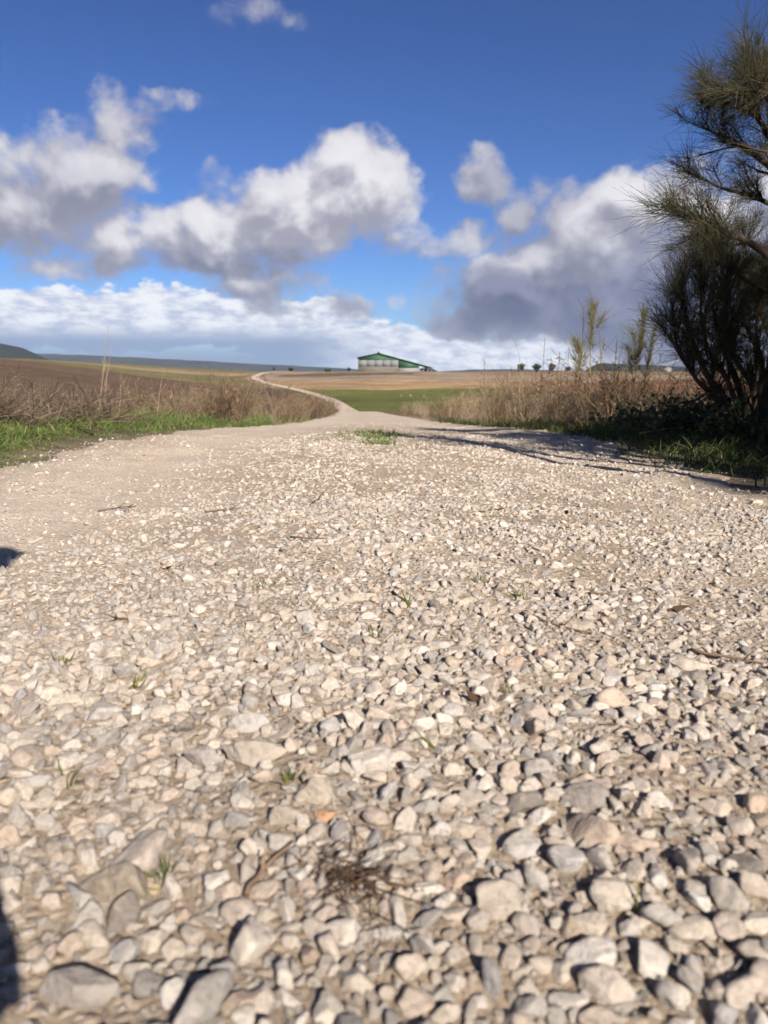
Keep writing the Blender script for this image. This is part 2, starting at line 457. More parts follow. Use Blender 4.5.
# the rocks that stand out, each a thing of its own:  px, py (centre), width px, height/width, colour, label
ROCKS = [
    (372, 764, 48, .85, (.55, .52, .50), 'whitish blocky limestone rock at the middle of the foreground gravel'),
    (318, 792, 50, .80, (.50, .45, .39), 'cream pyramid shaped rock with a small orange pebble at its foot'),
    (283, 816, 46, .75, (.40, .36, .32), 'grey sloping rock leaning against the cream pyramid shaped rock'),
    (324, 816, 30, .7, (.46, .28, .17), 'orange tinted rounded pebble at the foot of the cream pyramid rock'),
    (122, 882, 74, .72, (.33, .29, .245), 'big brownish grey rounded rock with faint bands, left foreground'),
    (80, 988, 84, .85, (.36, .34, .33), 'large smooth grey rock near the bottom left corner'),
    (606, 984, 56, .78, (.50, .46, .42), 'pale round rock near the bottom edge, right of the middle'),
    (526, 845, 52, .62, (.45, .44, .44), 'bluish white oval rock in the right foreground gravel'),
    (250, 724, 46, .6, (.47, .46, .46), 'pale bluish grey slab behind the wide cream wedge'),
    (254, 755, 68, .55, (.44, .40, .36), 'wide greyish cream wedge of rock, left of the blocky white rock'),
    (26, 709, 38, .65, (.31, .29, .28), 'dark grey pitted rock by the left edge of the picture'),
    (66, 702, 40, .62, (.54, .50, .45), 'white flat topped rock beside the dark grey pitted rock'),
    (588, 796, 58, .7, (.30, .285, .28), 'dark grey domed rock in the right foreground'),
    (634, 842, 52, .7, (.45, .385, .34), 'pinkish domed rock below the dark grey domed rock'),
    (690, 664, 50, .55, (.52, .48, .43), 'cream rock with pale flat top, at the right on finer gravel'),
    (696, 676, 36, .6, (.26, .245, .235), 'dark grey rock propped under the cream flat topped rock'),
    (360, 597, 34, .6, (.55, .51, .46), 'white chunky rock on the middle of the road, far from the camera'),
    (577, 627, 34, .5, (.48, .43, .38), 'long beige rock lying by a twig on the right half of the road'),
    (178, 547, 22, .55, (.57, .54, .50), 'small white rock on the smooth left wheel track'),
    (142, 523, 14, .6, (.58, .55, .51), 'tiny bright white rock farthest out on the left wheel track'),
    (755, 503, 16, .6, (.55, .51, .47), 'white rock alone at the right edge of the road'),
    (466, 800, 44, .62, (.42, .39, .37), 'grey broad rock just right of the blocky white rock'),
    (205, 760, 42, .6, (.36, .34, .335), 'grey angular rock touching the left end of the wide wedge'),
    (386, 932, 44, .7, (.44, .43, .43), 'bluish grey rock in the gravel low in the middle foreground'),
    (505, 905, 60, .7, (.46, .42, .38), 'beige lumpy rock low in the right foreground'),
    (690, 930, 50, .72, (.50, .46, .41), 'cream egg shaped rock at the lower right'),
]
def solve_ground(px, py):
    lo, hi = .3, 40
    for _ in range(50):
        mid = (lo + hi) / 2; p = at(px, py, mid)
        if p[2] > float(gz(np.array(p[0]), np.array(p[1]))): lo = mid
        else: hi = mid
    return at(px, py, lo)
for px, py, wpx, asp, col, lab in ROCKS:
    p = solve_ground(px, py + wpx * asp * .22)
    zc_ = p[1] * math.cos(PITCH) + (H - p[2]) * math.sin(PITCH)
    r = wpx / FPX * zc_ * .5
    rg = np.random.default_rng(int(px * 31 + py))
    P, F = stone_shape(rg, ICO5, planes=10, soft=110, rough=.075, flat=1.0)
    P = P / np.abs(P[:, 0]).max() * r
    P[:, 1] *= .85; P[:, 2] *= asp * .95
    m = stone_mat('limestone_rock', tuple(c * k for c, k in zip(col, (.86, .82, .76))))
    for nn in m.node_tree.nodes:
        if nn.type == 'TEX_NOISE': nn.inputs['Scale'].default_value *= .8 / r
        if nn.type == 'BUMP': nn.inputs['Distance'].default_value = r * .22
    o = mesh_np('rock', P, F, m, smooth=True, loc=(p[0], p[1], float(gz(np.array(p[0]), np.array(p[1]))) + r * asp * .42))
    tag(o, lab, 'rock', 'standout rocks in the gravel')
    put(p[0], p[1], r * .8)

pts, scl, rot, idx = [], [], [], []
def coarse_weight(x, y):
    """how thickly the loose stones lie: thick on the crown and right, thin in the left wheel track"""
    u = x - float(xr(y))
    w = .98 - .86 * math.exp(-((u + 1.1) / .62) ** 2) * min(1, max(0, (y - .7) / 1.2)) - .35 * math.exp(-((u - 1.25) / .3) ** 2)
    if u < -.35: w -= .12
    return w * (1 - .93 * float(sstep(1.35, 1.75, abs(u))))
def fine_weight(x, y):
    u = x - float(xr(y))
    return (1 - .55 * min(1, max(0, (y - .8) / 1.2)) * math.exp(-((u + 1.1) / .62) ** 2)) * (1 - .8 * float(sstep(1.45, 1.8, abs(u))))
def scatter(n, rmin, rmax, y0, y1, sep, power, sink, flatk=1.0, wfun=None, marg=.9):
    rs = rmin * (rmax / rmin) ** (rng.random(n) ** power)
    rs[::-1].sort()
    # area-uniform in the widened view wedge
    c = 0
    for r in rs:
        for _ in range(2):
            t = rng.random()
            a0, a1 = .53 * y0 + marg, .53 * y1 + marg
            hw = math.sqrt(a0 * a0 + t * (a1 * a1 - a0 * a0)); y = (hw - marg) / .53
            x = rng.uniform(-hw, hw)
            u = x - float(xr(y))
            if abs(u) > 1.95 - .25 * rng.random(): continue
            if wfun is not None:
                cl = float(cluster(x, y))
                if rng.random() > wfun(x, y) * cl: continue
            if sep and not free(x, y, r, sep): continue
            if sep: put(x, y, r)
            pts.append((x, y, r * sink * rng.uniform(-.3, 1.35))); scl.append((r * rng.uniform(.85, 1.2), r * rng.uniform(.85, 1.2), r * rng.uniform(.75, 1.15) * flatk))
            rot.append((rng.normal(0, .35), rng.normal(0, .35), rng.uniform(0, 6.283))); idx.append(rng.integers(NPROTO)); c += 1
            break
    return c
_cl = lambda x, y: float(vnoise(x * 3.1, y * 3.1, 91)) * .6 + float(vnoise(x * 8, y * 8, 92)) * .4
def cluster(x, y): return min(1.0, max(.3, (_cl(x, y) - .15) * 2.8))
scatter(260, .014, .023, .30, 1.15, .78, 1.8, .28, wfun=coarse_weight)
scatter(5200, .0075, .0145, .30, 1.3, .72, 1.3, .30, wfun=coarse_weight)
scatter(150, .012, .019, 1.0, 2.6, .78, 1.6, .26, wfun=coarse_weight)
scatter(13000, .0055, .0125, 1.1, 2.8, .70, 1.7, .30, wfun=coarse_weight)
scatter(34000, .005, .0125, 2.6, 6.5, .70, 1.9, .30, wfun=coarse_weight)
scatter(14000, .0035, .0075, .30, 1.4, .66, 1.1, .35, wfun=fine_weight)
scatter(20000, .003, .006, 1.2, 2.8, .66, 1.1, .35, wfun=fine_weight)
scatter(26000, .003, .0065, 2.6, 6.5, .66, 1.2, .32, wfun=fine_weight)
scatter(26000, .0018, .0036, .30, 2.2, 0, 1.0, .4, wfun=fine_weight)
scatter(20000, .0055, .013, 6.3, 19, .7, 1.8, .30, wfun=coarse_weight)
pts = np.array(pts); pts[:, 2] += gz(pts[:, 0], pts[:, 1]) + .004
print('stones', len(pts))
gv = mesh_np('gravel', pts, [np.zeros((0, 3), int)]) if False else None
me = bpy.data.meshes.new('gravel'); me.vertices.add(len(pts)); me.vertices.foreach_set('co', pts.astype(np.float32).ravel())
gv = bpy.data.objects.new('gravel', me); COL.objects.link(gv); me.materials.append(M_STONE)
point_attr(gv, 'scl', scl, 'FLOAT_VECTOR'); point_attr(gv, 'rot', rot, 'FLOAT_VECTOR'); point_attr(gv, 'idx', idx, 'INT')
tag(gv, 'pale loose limestone gravel covering the track', 'gravel', kind='stuff')
ng = bpy.data.node_groups.new('scatter_stones', 'GeometryNodeTree')
ng.interface.new_socket('Geometry', in_out='INPUT', socket_type='NodeSocketGeometry')
ng.interface.new_socket('Geometry', in_out='OUTPUT', socket_type='NodeSocketGeometry')
gi = ng.nodes.new('NodeGroupInput'); go = ng.nodes.new('NodeGroupOutput')
ip = ng.nodes.new('GeometryNodeInstanceOnPoints'); ci = ng.nodes.new('GeometryNodeCollectionInfo')
ci.inputs['Collection'].default_value = protos; ci.inputs['Separate Children'].default_value = True; ci.inputs['Reset Children'].default_value = True
def na(name, t):
    n = ng.nodes.new('GeometryNodeInputNamedAttribute'); n.data_type = t; n.inputs['Name'].default_value = name; return n.outputs['Attribute']
er = ng.nodes.new('FunctionNodeEulerToRotation')
L = ng.links.new
L(gi.outputs[0], ip.inputs['Points']); L(ci.outputs[0], ip.inputs['Instance']); ip.inputs['Pick Instance'].default_value = True
L(na('idx', 'INT'), ip.inputs['Instance Index']); L(na('rot', 'FLOAT_VECTOR'), er.inputs[0]); L(er.outputs[0], ip.inputs['Rotation'])
L(na('scl', 'FLOAT_VECTOR'), ip.inputs['Scale']); L(ip.outputs[0], go.inputs[0])
md = gv.modifiers.new('scatter', 'NODES'); md.node_group = ng

# ------------------------------------------------------------------ grass
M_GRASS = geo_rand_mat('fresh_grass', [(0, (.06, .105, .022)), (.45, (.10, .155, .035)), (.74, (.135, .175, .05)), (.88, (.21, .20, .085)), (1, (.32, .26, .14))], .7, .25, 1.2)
M_DGRASS = geo_rand_mat('grass_painted_shade', [(0, (.035, .058, .015)), (.5, (.058, .082, .022)), (.85, (.085, .095, .034)), (1, (.18, .14, .08))], .75, .2, 1.2)  # right verge grass, its deep shade darkened into these colours
def grass(name, label, n, fun, mat, hmin, hmax, width):
    P = []
    while sum(len(p) for p in P) < n:
        x, y, keep, hs = fun(n)
        k = rng.random(n) < keep
        P.append(np.stack([x[k], y[k], hs[k]], -1))
    P = np.concatenate(P)[:n]
    x, y, hs = P.T
    root = np.stack([x, y, gz(x, y) - .01], -1)
    d = rng.normal(0, .38, (n, 3)); d[:, 2] = 1; d = unit(d)
    L = rng.uniform(hmin, hmax, n) * hs
    b = rng.normal(0, .5, (n, 3)) * L[:, None]; b[:, 2] = -np.abs(rng.normal(0, .35, n)) * L
    V, Q = blades(root, d, L, np.full(n, width) * (1 + root[:, 1] * .05) * rng.uniform(.6, 1.4, n), b, rng)
    o = mesh_np(name, V, Q, mat); tag(o, label, kind='stuff'); return o
def f_left(n):
    y = 3.3 * (34 / 3.3) ** rng.random(n)
    o = rng.random(n) ** 1.3 * 4.6
    x = xr(y) - half_w(y) + .26 - o
    edge = sstep(-.05, .5, o + (fbm(x * 1.5, y * 1.5, 61) - .5) * .9)
    den = sstep(.36, .56, fbm(x * 1.5, y * 1.1, 62)) * .85 + .15
    hs = (.35 + .9 * sstep(.3, .7, fbm(x * .9, y * .7, 63))) * (.25 + .75 * sstep(.1, 1.3, o)) * (.55 + .6 * sstep(6.5, 9.5, y))
    return x, y, edge * den * (1 - .85 * sstep(2.6, 4.4, o)), hs
grass('grass', 'fresh green grass along the left verge', 46000, f_left, M_GRASS, .10, .27, .006)
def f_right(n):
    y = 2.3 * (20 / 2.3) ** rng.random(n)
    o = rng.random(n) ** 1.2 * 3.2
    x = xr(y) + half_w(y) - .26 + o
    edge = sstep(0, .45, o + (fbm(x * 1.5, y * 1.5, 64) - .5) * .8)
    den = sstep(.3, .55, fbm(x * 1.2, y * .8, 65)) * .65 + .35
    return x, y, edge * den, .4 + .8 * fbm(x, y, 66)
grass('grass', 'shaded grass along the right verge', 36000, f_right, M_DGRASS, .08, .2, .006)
def f_mid(n):
    y = rng.uniform(5.1, 6.4, n); x = -.06 + rng.normal(0, .14, n) - (y - 5.7) * .05
    return x, y, sstep(.35, .6, fbm(x * 4, y * 2, 67)) * .9 + .1, np.full(n, 1.0)
og = grass('grass_patch', None, 1500, f_mid, M_GRASS, .025, .075, .006)
tag(og, 'small low patch of grass on the crown of the track')

# ------------------------------------------------------------------ dry weeds
M_BARK = geo_rand_mat('broom_bark', [(0, (.045, .033, .025)), (1, (.085, .06, .042))], .95, 0, 14)
M_BRUSH = geo_rand_mat('dead_brush', [(0, (.06, .043, .032)), (.5, (.125, .09, .064)), (.82, (.20, .15, .105)), (1, (.40, .325, .225))], .9, 0, 4)
M_STRAW = geo_rand_mat('dry_straw', [(0, (.20, .14, .085)), (.4, (.33, .245, .155)), (.8, (.45, .36, .24)), (1, (.46, .38, .26))], .85, .15, 4)
M_RUST = geo_rand_mat('rusty_stalks', [(0, (.075, .05, .032)), (.45, (.16, .105, .066)), (.8, (.26, .185, .115)), (1, (.42, .32, .20))], .9, .1, 4)
def weed_mesh(rg, h, n, spread, side, lean=(0, 0), curl=.3, wid=.004, seeds=0):
    """stems from one root, each with side twigs; returns V,Q"""
    D = np.concatenate([rg.normal(0, spread, (n, 2)) + np.array(lean), np.ones((n, 1))], 1); D = unit(D)
    L = h * rg.uniform(.45, 1.1, n)
    P = np.concatenate([rg.normal(0, .07 * h + .02, (n, 2)), np.full((n, 1), -.03)], 1)
    B = rg.normal(0, curl, (n, 3)) * L[:, None]; B[:, 2] = -np.abs(B[:, 2]) * .6
    V, Q = rods(P, D, L, wid * rg.uniform(.6, 1.3, n), B, rg, 4)
    Vs, Qs = [V], [Q]; off = len(V)
    k = n * side
    i = rg.integers(0, n, k); t = rg.uniform(.25, 1.0, k)
    p = P[i] + D[i] * (L[i] * t)[:, None] + B[i] * (t ** 2)[:, None]
    d = unit(D[i] + rg.normal(0, .65, (k, 3)) + np.array([0, 0, .2]))
    l = L[i] * rg.uniform(.12, .4, k)
    V2, Q2 = rods(p, d, l, wid * .55 * rg.uniform(.6, 1.2, k), rg.normal(0, .3, (k, 3)) * l[:, None], rg, 3)
    Vs.append(V2); Qs.append(Q2 + off); off += len(V2)
    if seeds:
        k2 = n * seeds; j = rg.integers(0, k, k2)
        p2 = p[j] + d[j] * (l[j] * rg.uniform(.6, 1.0, k2))[:, None]
        V3, Q3 = blades(p2, unit(rg.normal(size=(k2, 3)) + [0, 0, .4]), rg.uniform(.015, .05, k2), np.full(k2, .008), rg.normal(0, .01, (k2, 3)), rg, 2)
        Vs.append(V3); Qs.append(Q3 + off)
    return np.concatenate(Vs), np.concatenate(Qs)
def make_weeds(name, specs, mat, smooth=False):
    out = []
    for s in specs:
        V, Q = weed_mesh(**s); me_o = mesh_np(name, V, Q, mat); out.append(me_o.data); bpy.data.objects.remove(me_o)
    return out
rgw = np.random.default_rng(21)
W_BRUSH = make_weeds('dead_brush', [dict(rg=rgw, h=.62, n=46, spread=.85, side=6, lean=(.35, 0), curl=.35, wid=.0048) for _ in range(4)], M_BRUSH)
W_STRAW = make_weeds('dry_weed', [dict(rg=rgw, h=.7, n=26, spread=.28, side=3, curl=.16, wid=.0035, seeds=6) for _ in range(4)], M_STRAW)
W_RUST = make_weeds('dry_weed', [dict(rg=rgw, h=.75, n=34, spread=.30, side=6, curl=.2, wid=.004, seeds=10) for _ in range(5)], M_RUST)
def plant(name, meshes, x, y, s, label, cat, group, squash=1.0):
    me_ = meshes[rng.integers(len(meshes))]
    o = bpy.data.objects.new(name, me_); COL.objects.link(o)
    o.location = (x, y, float(base_z(np.array(x), np.array(y))))
    o.rotation_euler = (rng.normal(0, .08), rng.normal(0, .08), rng.uniform(0, 6.28)); o.scale = (s, s, s * squash)
    tag(o, label, cat, group); return o
# left: tangled dead brush, then straw along the bend
for k in range(60):
    y = rng.uniform(5.4, 10.5); px = rng.uniform(-110, 150) - (y - 7) * 5
    p = at(px, 400, y)
    if p[0] > -2.75: continue
    o = plant('dead_brush', W_BRUSH, p[0], y, rng.uniform(.65, 1.1), 'tangled grey brown dead brush behind the left grass', 'brush', 'dead brush along the left verge', rng.uniform(.7, 1))
    o.rotation_euler.z = rng.normal(0, .6)
for k in range(26):
    y = rng.uniform(8, 15); u = -rng.uniform(2.9, 5.5)
    plant('dry_weed', W_STRAW if k % 2 else W_RUST, float(xr(y)) + u, y, rng.uniform(.35, .7), 'short dry weed in the grass of the left verge', 'weed', 'dry weeds in the left grass')
for k in range(80):
    y = 13 * (48 / 13) ** rng.random(); u = -rng.uniform(1.75, 4.6)
    plant('dry_weed', W_STRAW if k % 5 < 2 else W_RUST, float(xr(y)) + u, y, rng.uniform(.6, 1.25), 'dry brown weed along the left bend of the track', 'weed', 'dry weeds along the left bend')
for k in range(44):
    y = 24 * (75 / 24) ** rng.random(); u = -rng.uniform(1.5, 3.6)
    plant('dry_weed', W_RUST if k % 3 else W_BRUSH, float(xr(y)) + u, y, rng.uniform(.8, 1.5), 'dry brown weed along the left bend of the track', 'weed', 'dry weeds along the left bend')
# right: rusty thicket
for k in range(84):
    y = 7.6 * (14 / 7.6) ** rng.random(); px = rng.uniform(450, 690) if k % 3 == 0 else rng.uniform(450, 625)
    p = at(px, 400, y)
    if p[0] - float(xr(y)) < 1.95: continue
    plant('dry_weed', W_RUST if k % 5 < 3 else W_STRAW, p[0], y, rng.uniform(.5, .95) if k % 9 else 1.25, 'rusty brown dry weed in the thicket on the right verge', 'weed', 'dry weeds in the right thicket')
for k in range(70):
    y = 12 * (45 / 12) ** rng.random(); u = rng.uniform(1.75, 3.8)
    plant('dry_weed', W_STRAW if k % 3 else W_RUST, float(xr(y)) + u, y, rng.uniform(.55, 1.15), 'dry weed along the far right edge of the track', 'weed', 'dry weeds along the far right edge')
for k in range(14):
    y = rng.uniform(5.5, 7.5); p = at(rng.uniform(668, 800), 400, y)
    plant('dead_brush', W_BRUSH, p[0], y, rng.uniform(.6, 1.1), 'dark dry brush around the foot of the tall broom shrub', 'brush', 'dry brush under the tall broom shrub')
# single tall stalks that stand out
def stalk(px0, py0, px1, py1, d, r, mat, name, label, cat, tw=6, seeds=10):
    a = at(px0, py0, d); b = at(px1, py1, d)
    a[2] = float(base_z(np.array(a[0]), np.array(a[1]))) - .03
    m_ = (a + b) / 2 + np.array([rng.normal(0, .02), rng.normal(0, .02), 0])
    mb = MB(); ts = np.linspace(0, 1, 7)[:, None]
    C = a * (1 - ts) ** 2 + 2 * m_ * ts * (1 - ts) + b * ts ** 2
    mb.tube(C - a, np.linspace(r, r * .4, 7), 5)
    for q in range(tw):
        t = rng.uniform(.4, 1); p = a * (1 - t) ** 2 + 2 * m_ * t * (1 - t) + b * t * t - a
        dd = unit(np.array([rng.normal(0, .5), rng.normal(0, .5), 1.0])); l = rng.uniform(.05, .16)
        mb.tube([p, p + dd * l * .5, p + dd * l + [0, 0, l * .1]], [r * .4, r * .3, r * .2], 4)
    o = mb.build(name, mat, loc=a); tag(o, label, cat); return o
stalk(96, 408, 108, 326, 9, .006, M_STRAW, 'dry_stalk', 'tallest pale straw stalk rising from the left verge', 'stalk', 9)
stalk(99, 408, 112, 345, 9.1, .005, M_STRAW, 'dry_stalk', 'pale straw stalk just right of the tallest one, left verge', 'stalk', 6)
stalk(156, 412, 162, 378, 9.5, .006, M_STRAW, 'dry_stalk', 'short leaning straw stalk right of the dark stake', 'stalk', 3)
stalk(119, 412, 121, 384, 9.3, .006, M_STRAW, 'dry_stalk', 'short upright straw stalk between dark stake and leaning stalk', 'stalk', 3)
mb = MB(); a = at(95, 412, 5.9); b = at(74, 376, 6.0)
mb.tube([[0, 0, -.1], (b - a) * .5 + [.004, 0, .003], b - a], [.011, .010, .009], 7)
o = mb.build('leaning_stake', M_BARK, loc=a); tag(o, 'thin dark wooden stake leaning left over the brush', 'stake')
# bare twiggy sapling at the bend
V, Q = weed_mesh(np.random.default_rng(5), 1.5, 7, .22, 16, curl=.12, wid=.008)
p = at(276, 395, 23); o = mesh_np('bare_sapling', V, Q, M_BRUSH, loc=(p[0], 23, float(base_z(p[0], 23.)))); tag(o, 'bare twiggy sapling beside the left bend of the track', 'sapling')

# ------------------------------------------------------------------ broom shrubs
M_RUSH = geo_rand_mat('broom_rush', [(0, (.032, .036, .019)), (.5, (.055, .056, .028)), (.85, (.085, .074, .038)), (1, (.15, .115, .06))], .8, .08, 3)
M_RUSHPALE = geo_rand_mat('broom_rush_pale', [(0, (.10, .105, .045)), (.6, (.165, .16, .07)), (1, (.27, .23, .11))], .75, .12, 3)
def broom(name, base, limbs, seed, rush_n, label, extra=0, loc=None):
    """limbs: lists of (point, radius); rush twigs burst from the outer halves of every limb and side branch"""
    rg = np.random.default_rng(seed)
    mb = MB(); P, D, Ls = [], [], []
    def burst(p, d, n, l, sp=.5):
        P.append(np.repeat(p[None], n, 0) + rg.normal(0, .012, (n, 3)))
        D.append(unit(d[None] + rg.normal(0, sp, (n, 3)) + [0, 0, .12])); Ls.append(l * rg.uniform(.45, 1.1, n))
    def spline(pts_):
        pts_ = np.array(pts_, float); n = len(pts_); t = np.linspace(0, n - 1, (n - 1) * 5 + 1)
        f = [pchip(np.arange(n), pts_[:, k]) for k in range(pts_.shape[1])]
        return np.stack([g(t) for g in f], -1)
    for lb in limbs:
        pr = np.array([(*p, r * .68) for p, r, *_ in lb['pts']])
        C = spline(pr); c, r = C[:, :3], C[:, 3]
        c = c + np.cumsum(rg.normal(0, .004, c.shape), 0) * .7
        mb.tube(c, r, 7)
        n = len(c); T = unit(np.gradient(c, axis=0))
        k = lb.get('side', 9)
        for q in range(k):
            t = rg.uniform(lb.get('from', .3), 1.0); i = min(int(t * (n - 1)), n - 2)
            d = unit(T[i] * .7 + rg.normal(0, .55, 3) + np.array(lb.get('bias', (0, 0, .45))))
            l = lb.get('len', .42) * rg.uniform(.5, 1.15) * (1.15 - .5 * t)
            pts_ = [c[i]]; dd = d.copy()
            for s in range(4):
                dd = unit(dd + rg.normal(0, .16, 3) + [0, 0, .07]); pts_.append(pts_[-1] + dd * l / 4)
            pts_ = np.array(pts_); r0 = min(r[i] * .55, .011)
            mb.tube(pts_, np.linspace(r0, .0022, 5), 5)
            if not lb.get('bare'):
                for s in (1, 2, 3, 4):
                    burst(pts_[s], dd, int(rush_n * (.4 + .25 * s)), .21, .55)
        if not lb.get('bare'):
            for i in range(int(n * .72), n): burst(c[i], T[i], int(rush_n * 1.1), .24, .42)
    P = np.concatenate(P); D = np.concatenate(D); Ls = np.concatenate(Ls)
    B = rg.normal(0, .16, P.shape) * Ls[:, None]; B[:, 2] -= .22 * Ls * rg.random(len(P))
    V, Q = rods(P, D, Ls * rg.uniform(.8, 1.35, len(P)), np.full(len(P), .0014) * rg.uniform(.7, 1.3, len(P)), B, rg, 3)
    root = empty(name, base)
    mb.build('trunk', M_BARK, root, True)
    mesh_np('crown', V, Q, M_RUSH, root)
    tag(root, label, 'shrub'); print(name, 'rush', len(P))
    return root
BD = 5.2
bx, by = at(748, 440, BD)[0], BD
bz = float(base_z(np.array(bx), np.array(by)))
TB = np.array([bx, by, bz])
def L_(*pp, **kw):
    """limb through photo directions (px, py, extra depth, radius)"""
    pts_ = []
    for px, py, dy, r in pp: pts_.append((at(px, py, BD + dy) - TB, r))
    return dict(pts=pts_, **kw)
limbs = [
    L_((744, 445, .05, .03), (716, 400, .05, .024), (694, 372, .0, .018), (678, 340, .0, .012), (672, 300, .0, .006), **{'from': .2}, side=22, len=.26, bias=(-.1, 0, .7)),
    L_((750, 445, -.1, .03), (728, 380, -.2, .024), (704, 340, -.2, .018), (700, 300, -.2, .012), (700, 262, -.2, .006), **{'from': .12}, side=26, len=.30, bias=(-.05, 0, .8)),
    L_((756, 445, -.1, .03), (752, 390, -.2, .024), (730, 350, -.25, .018), (728, 310, -.25, .012), (732, 276, -.25, .006), **{'from': .12}, side=26, len=.30, bias=(0, 0, .8)),
    L_((762, 445, .0, .03), (770, 400, -.1, .024), (756, 350, -.1, .018), (758, 315, -.1, .012), (764, 285, -.1, .006), **{'from': .12}, side=26, len=.30, bias=(0, 0, .8)),
    L_((748, 445, 0, .045), (728, 405, -.05, .036), (703, 362, -.1, .027), (688, 318, -.1, .018), (684, 276, -.1, .009), **{'from': .55}, side=12, len=.30, bias=(-.1, 0, .7)),
    L_((752, 445, .1, .045), (742, 395, .1, .035), (722, 345, .15, .025), (712, 300, .2, .016), (714, 262, .2, .008), **{'from': .45}, side=14, len=.30, bias=(0, 0, .7)),
    L_((758, 445, .0, .06), (772, 370, -.1, .052), (786, 300, -.15, .046), (768, 258, -.15, .038), (732, 238, -.1, .028), (700, 224, -.1, .018), (672, 212, -.05, .008), **{'from': .55}, side=20, len=.34, bias=(-.35, 0, .35)),
    L_((760, 445, .2, .06), (800, 330, .25, .05), (808, 235, .3, .042), (778, 175, .3, .032), (742, 150, .25, .02), (704, 128, .2, .008), **{'from': .45}, side=22, len=.38, bias=(-.3, 0, .4)),
    L_((764, 445, .1, .06), (818, 300, .0, .048), (820, 190, -.05, .04), (790, 115, 0, .03), (768, 95, 0, .018), (756, 72, .05, .008), **{'from': .45}, side=24, len=.40, bias=(-.25, 0, .4)),
    L_((770, 445, .3, .05), (840, 280, .4, .042), (850, 170, .4, .034), (838, 110, .4, .022), (826, 70, .4, .01), **{'from': .4}, side=26, len=.42, bias=(-.1, 0, .4)),
    L_((776, 445, .1, .05), (860, 340, 0, .04), (920, 250, -.1, .03), (960, 180, -.1, .018), (985, 120, -.1, .009), **{'from': .35}, side=26, len=.42),
    L_((812, 240, .3, .03), (770, 205, .35, .024), (728, 190, .35, .016), (695, 178, .3, .007), **{'from': .35}, side=12, len=.28, bias=(-.3, 0, .1)),
    L_((782, 300, -.1, .02), (752, 282, -.2, .017), (728, 268, -.2, .012), (716, 250, -.2, .006), **{'from': .4}, side=12, len=.28, bias=(-.1, 0, .6)),
    L_((745, 420, -.1, .018), (712, 392, -.25, .014), (690, 401, -.3, .010), (664, 403, -.3, .005), bare=True, side=5, len=.12, bias=(-.4, 0, .1)),
    L_((752, 430, .3, .04), (762, 370, .4, .03), (746, 320, .4, .022), (742, 285, .4, .012), **{'from': .4}, side=16, len=.32, bias=(0, 0, .7)),
    L_((770, 420, .2, .04), (800, 360, .3, .03), (790, 320, .3, .022), (775, 290, .35, .012), **{'from': .35}, side=16, len=.34, bias=(0, 0, .7)),
    L_((730, 400, -.05, .018), (700, 382, -.1, .012), (676, 350, -.1, .008), (664, 322, -.1, .004), **{'from': .6}, side=4, len=.2, bias=(-.2, 0, .6)),
    L_((815, 150, 0, .03), (785, 95, -.1, .02), (760, 95, -.15, .014), (728, 88, -.15, .006), **{'from': .35}, side=18, len=.32, bias=(-.3, 0, .3)),
    L_((800, 230, .2, .03), (776, 150, .1, .024), (752, 112, .1, .016), (716, 100, .05, .007), **{'from': .35}, side=18, len=.34, bias=(-.3, 0, .3)),
]
tree = broom('broom_shrub', TB, limbs, 11, 13, 'tall dark broom shrub with rush like twigs at the right edge')
# the same kind of shrub keeps on along the verge, out to the right of the view
for (x, y, s, rz, lab) in ((2.9, 2.45, 1.15, 3.0, 'tall broom shrub on the near right verge, closest to the camera'),
                           (3.55, 3.55, 1.05, 3.4, 'tall broom shrub between the nearest one and the one at the picture edge'),
                           (3.9, 1.0, 1.1, 4.0, 'tall broom shrub on the right verge level with the camera'), (2.75, 3.3, .78, 3.3, 'small bushy broom shrub at the road edge between two tall ones'), (2.9, 4.3, .6, 3.0, 'smallest broom shrub at the foot of the tall one at the picture edge'),
                           (4.1, 7.2, .9, 3.5, 'broom shrub farther along the right verge behind the tall one')):
    c = copy_tree(tree); c.location = (x, y, float(base_z(np.array(x), np.array(y))))
    c.rotation_euler = (0, 0, rz); c.scale = (s, s, s); c['label'] = lab
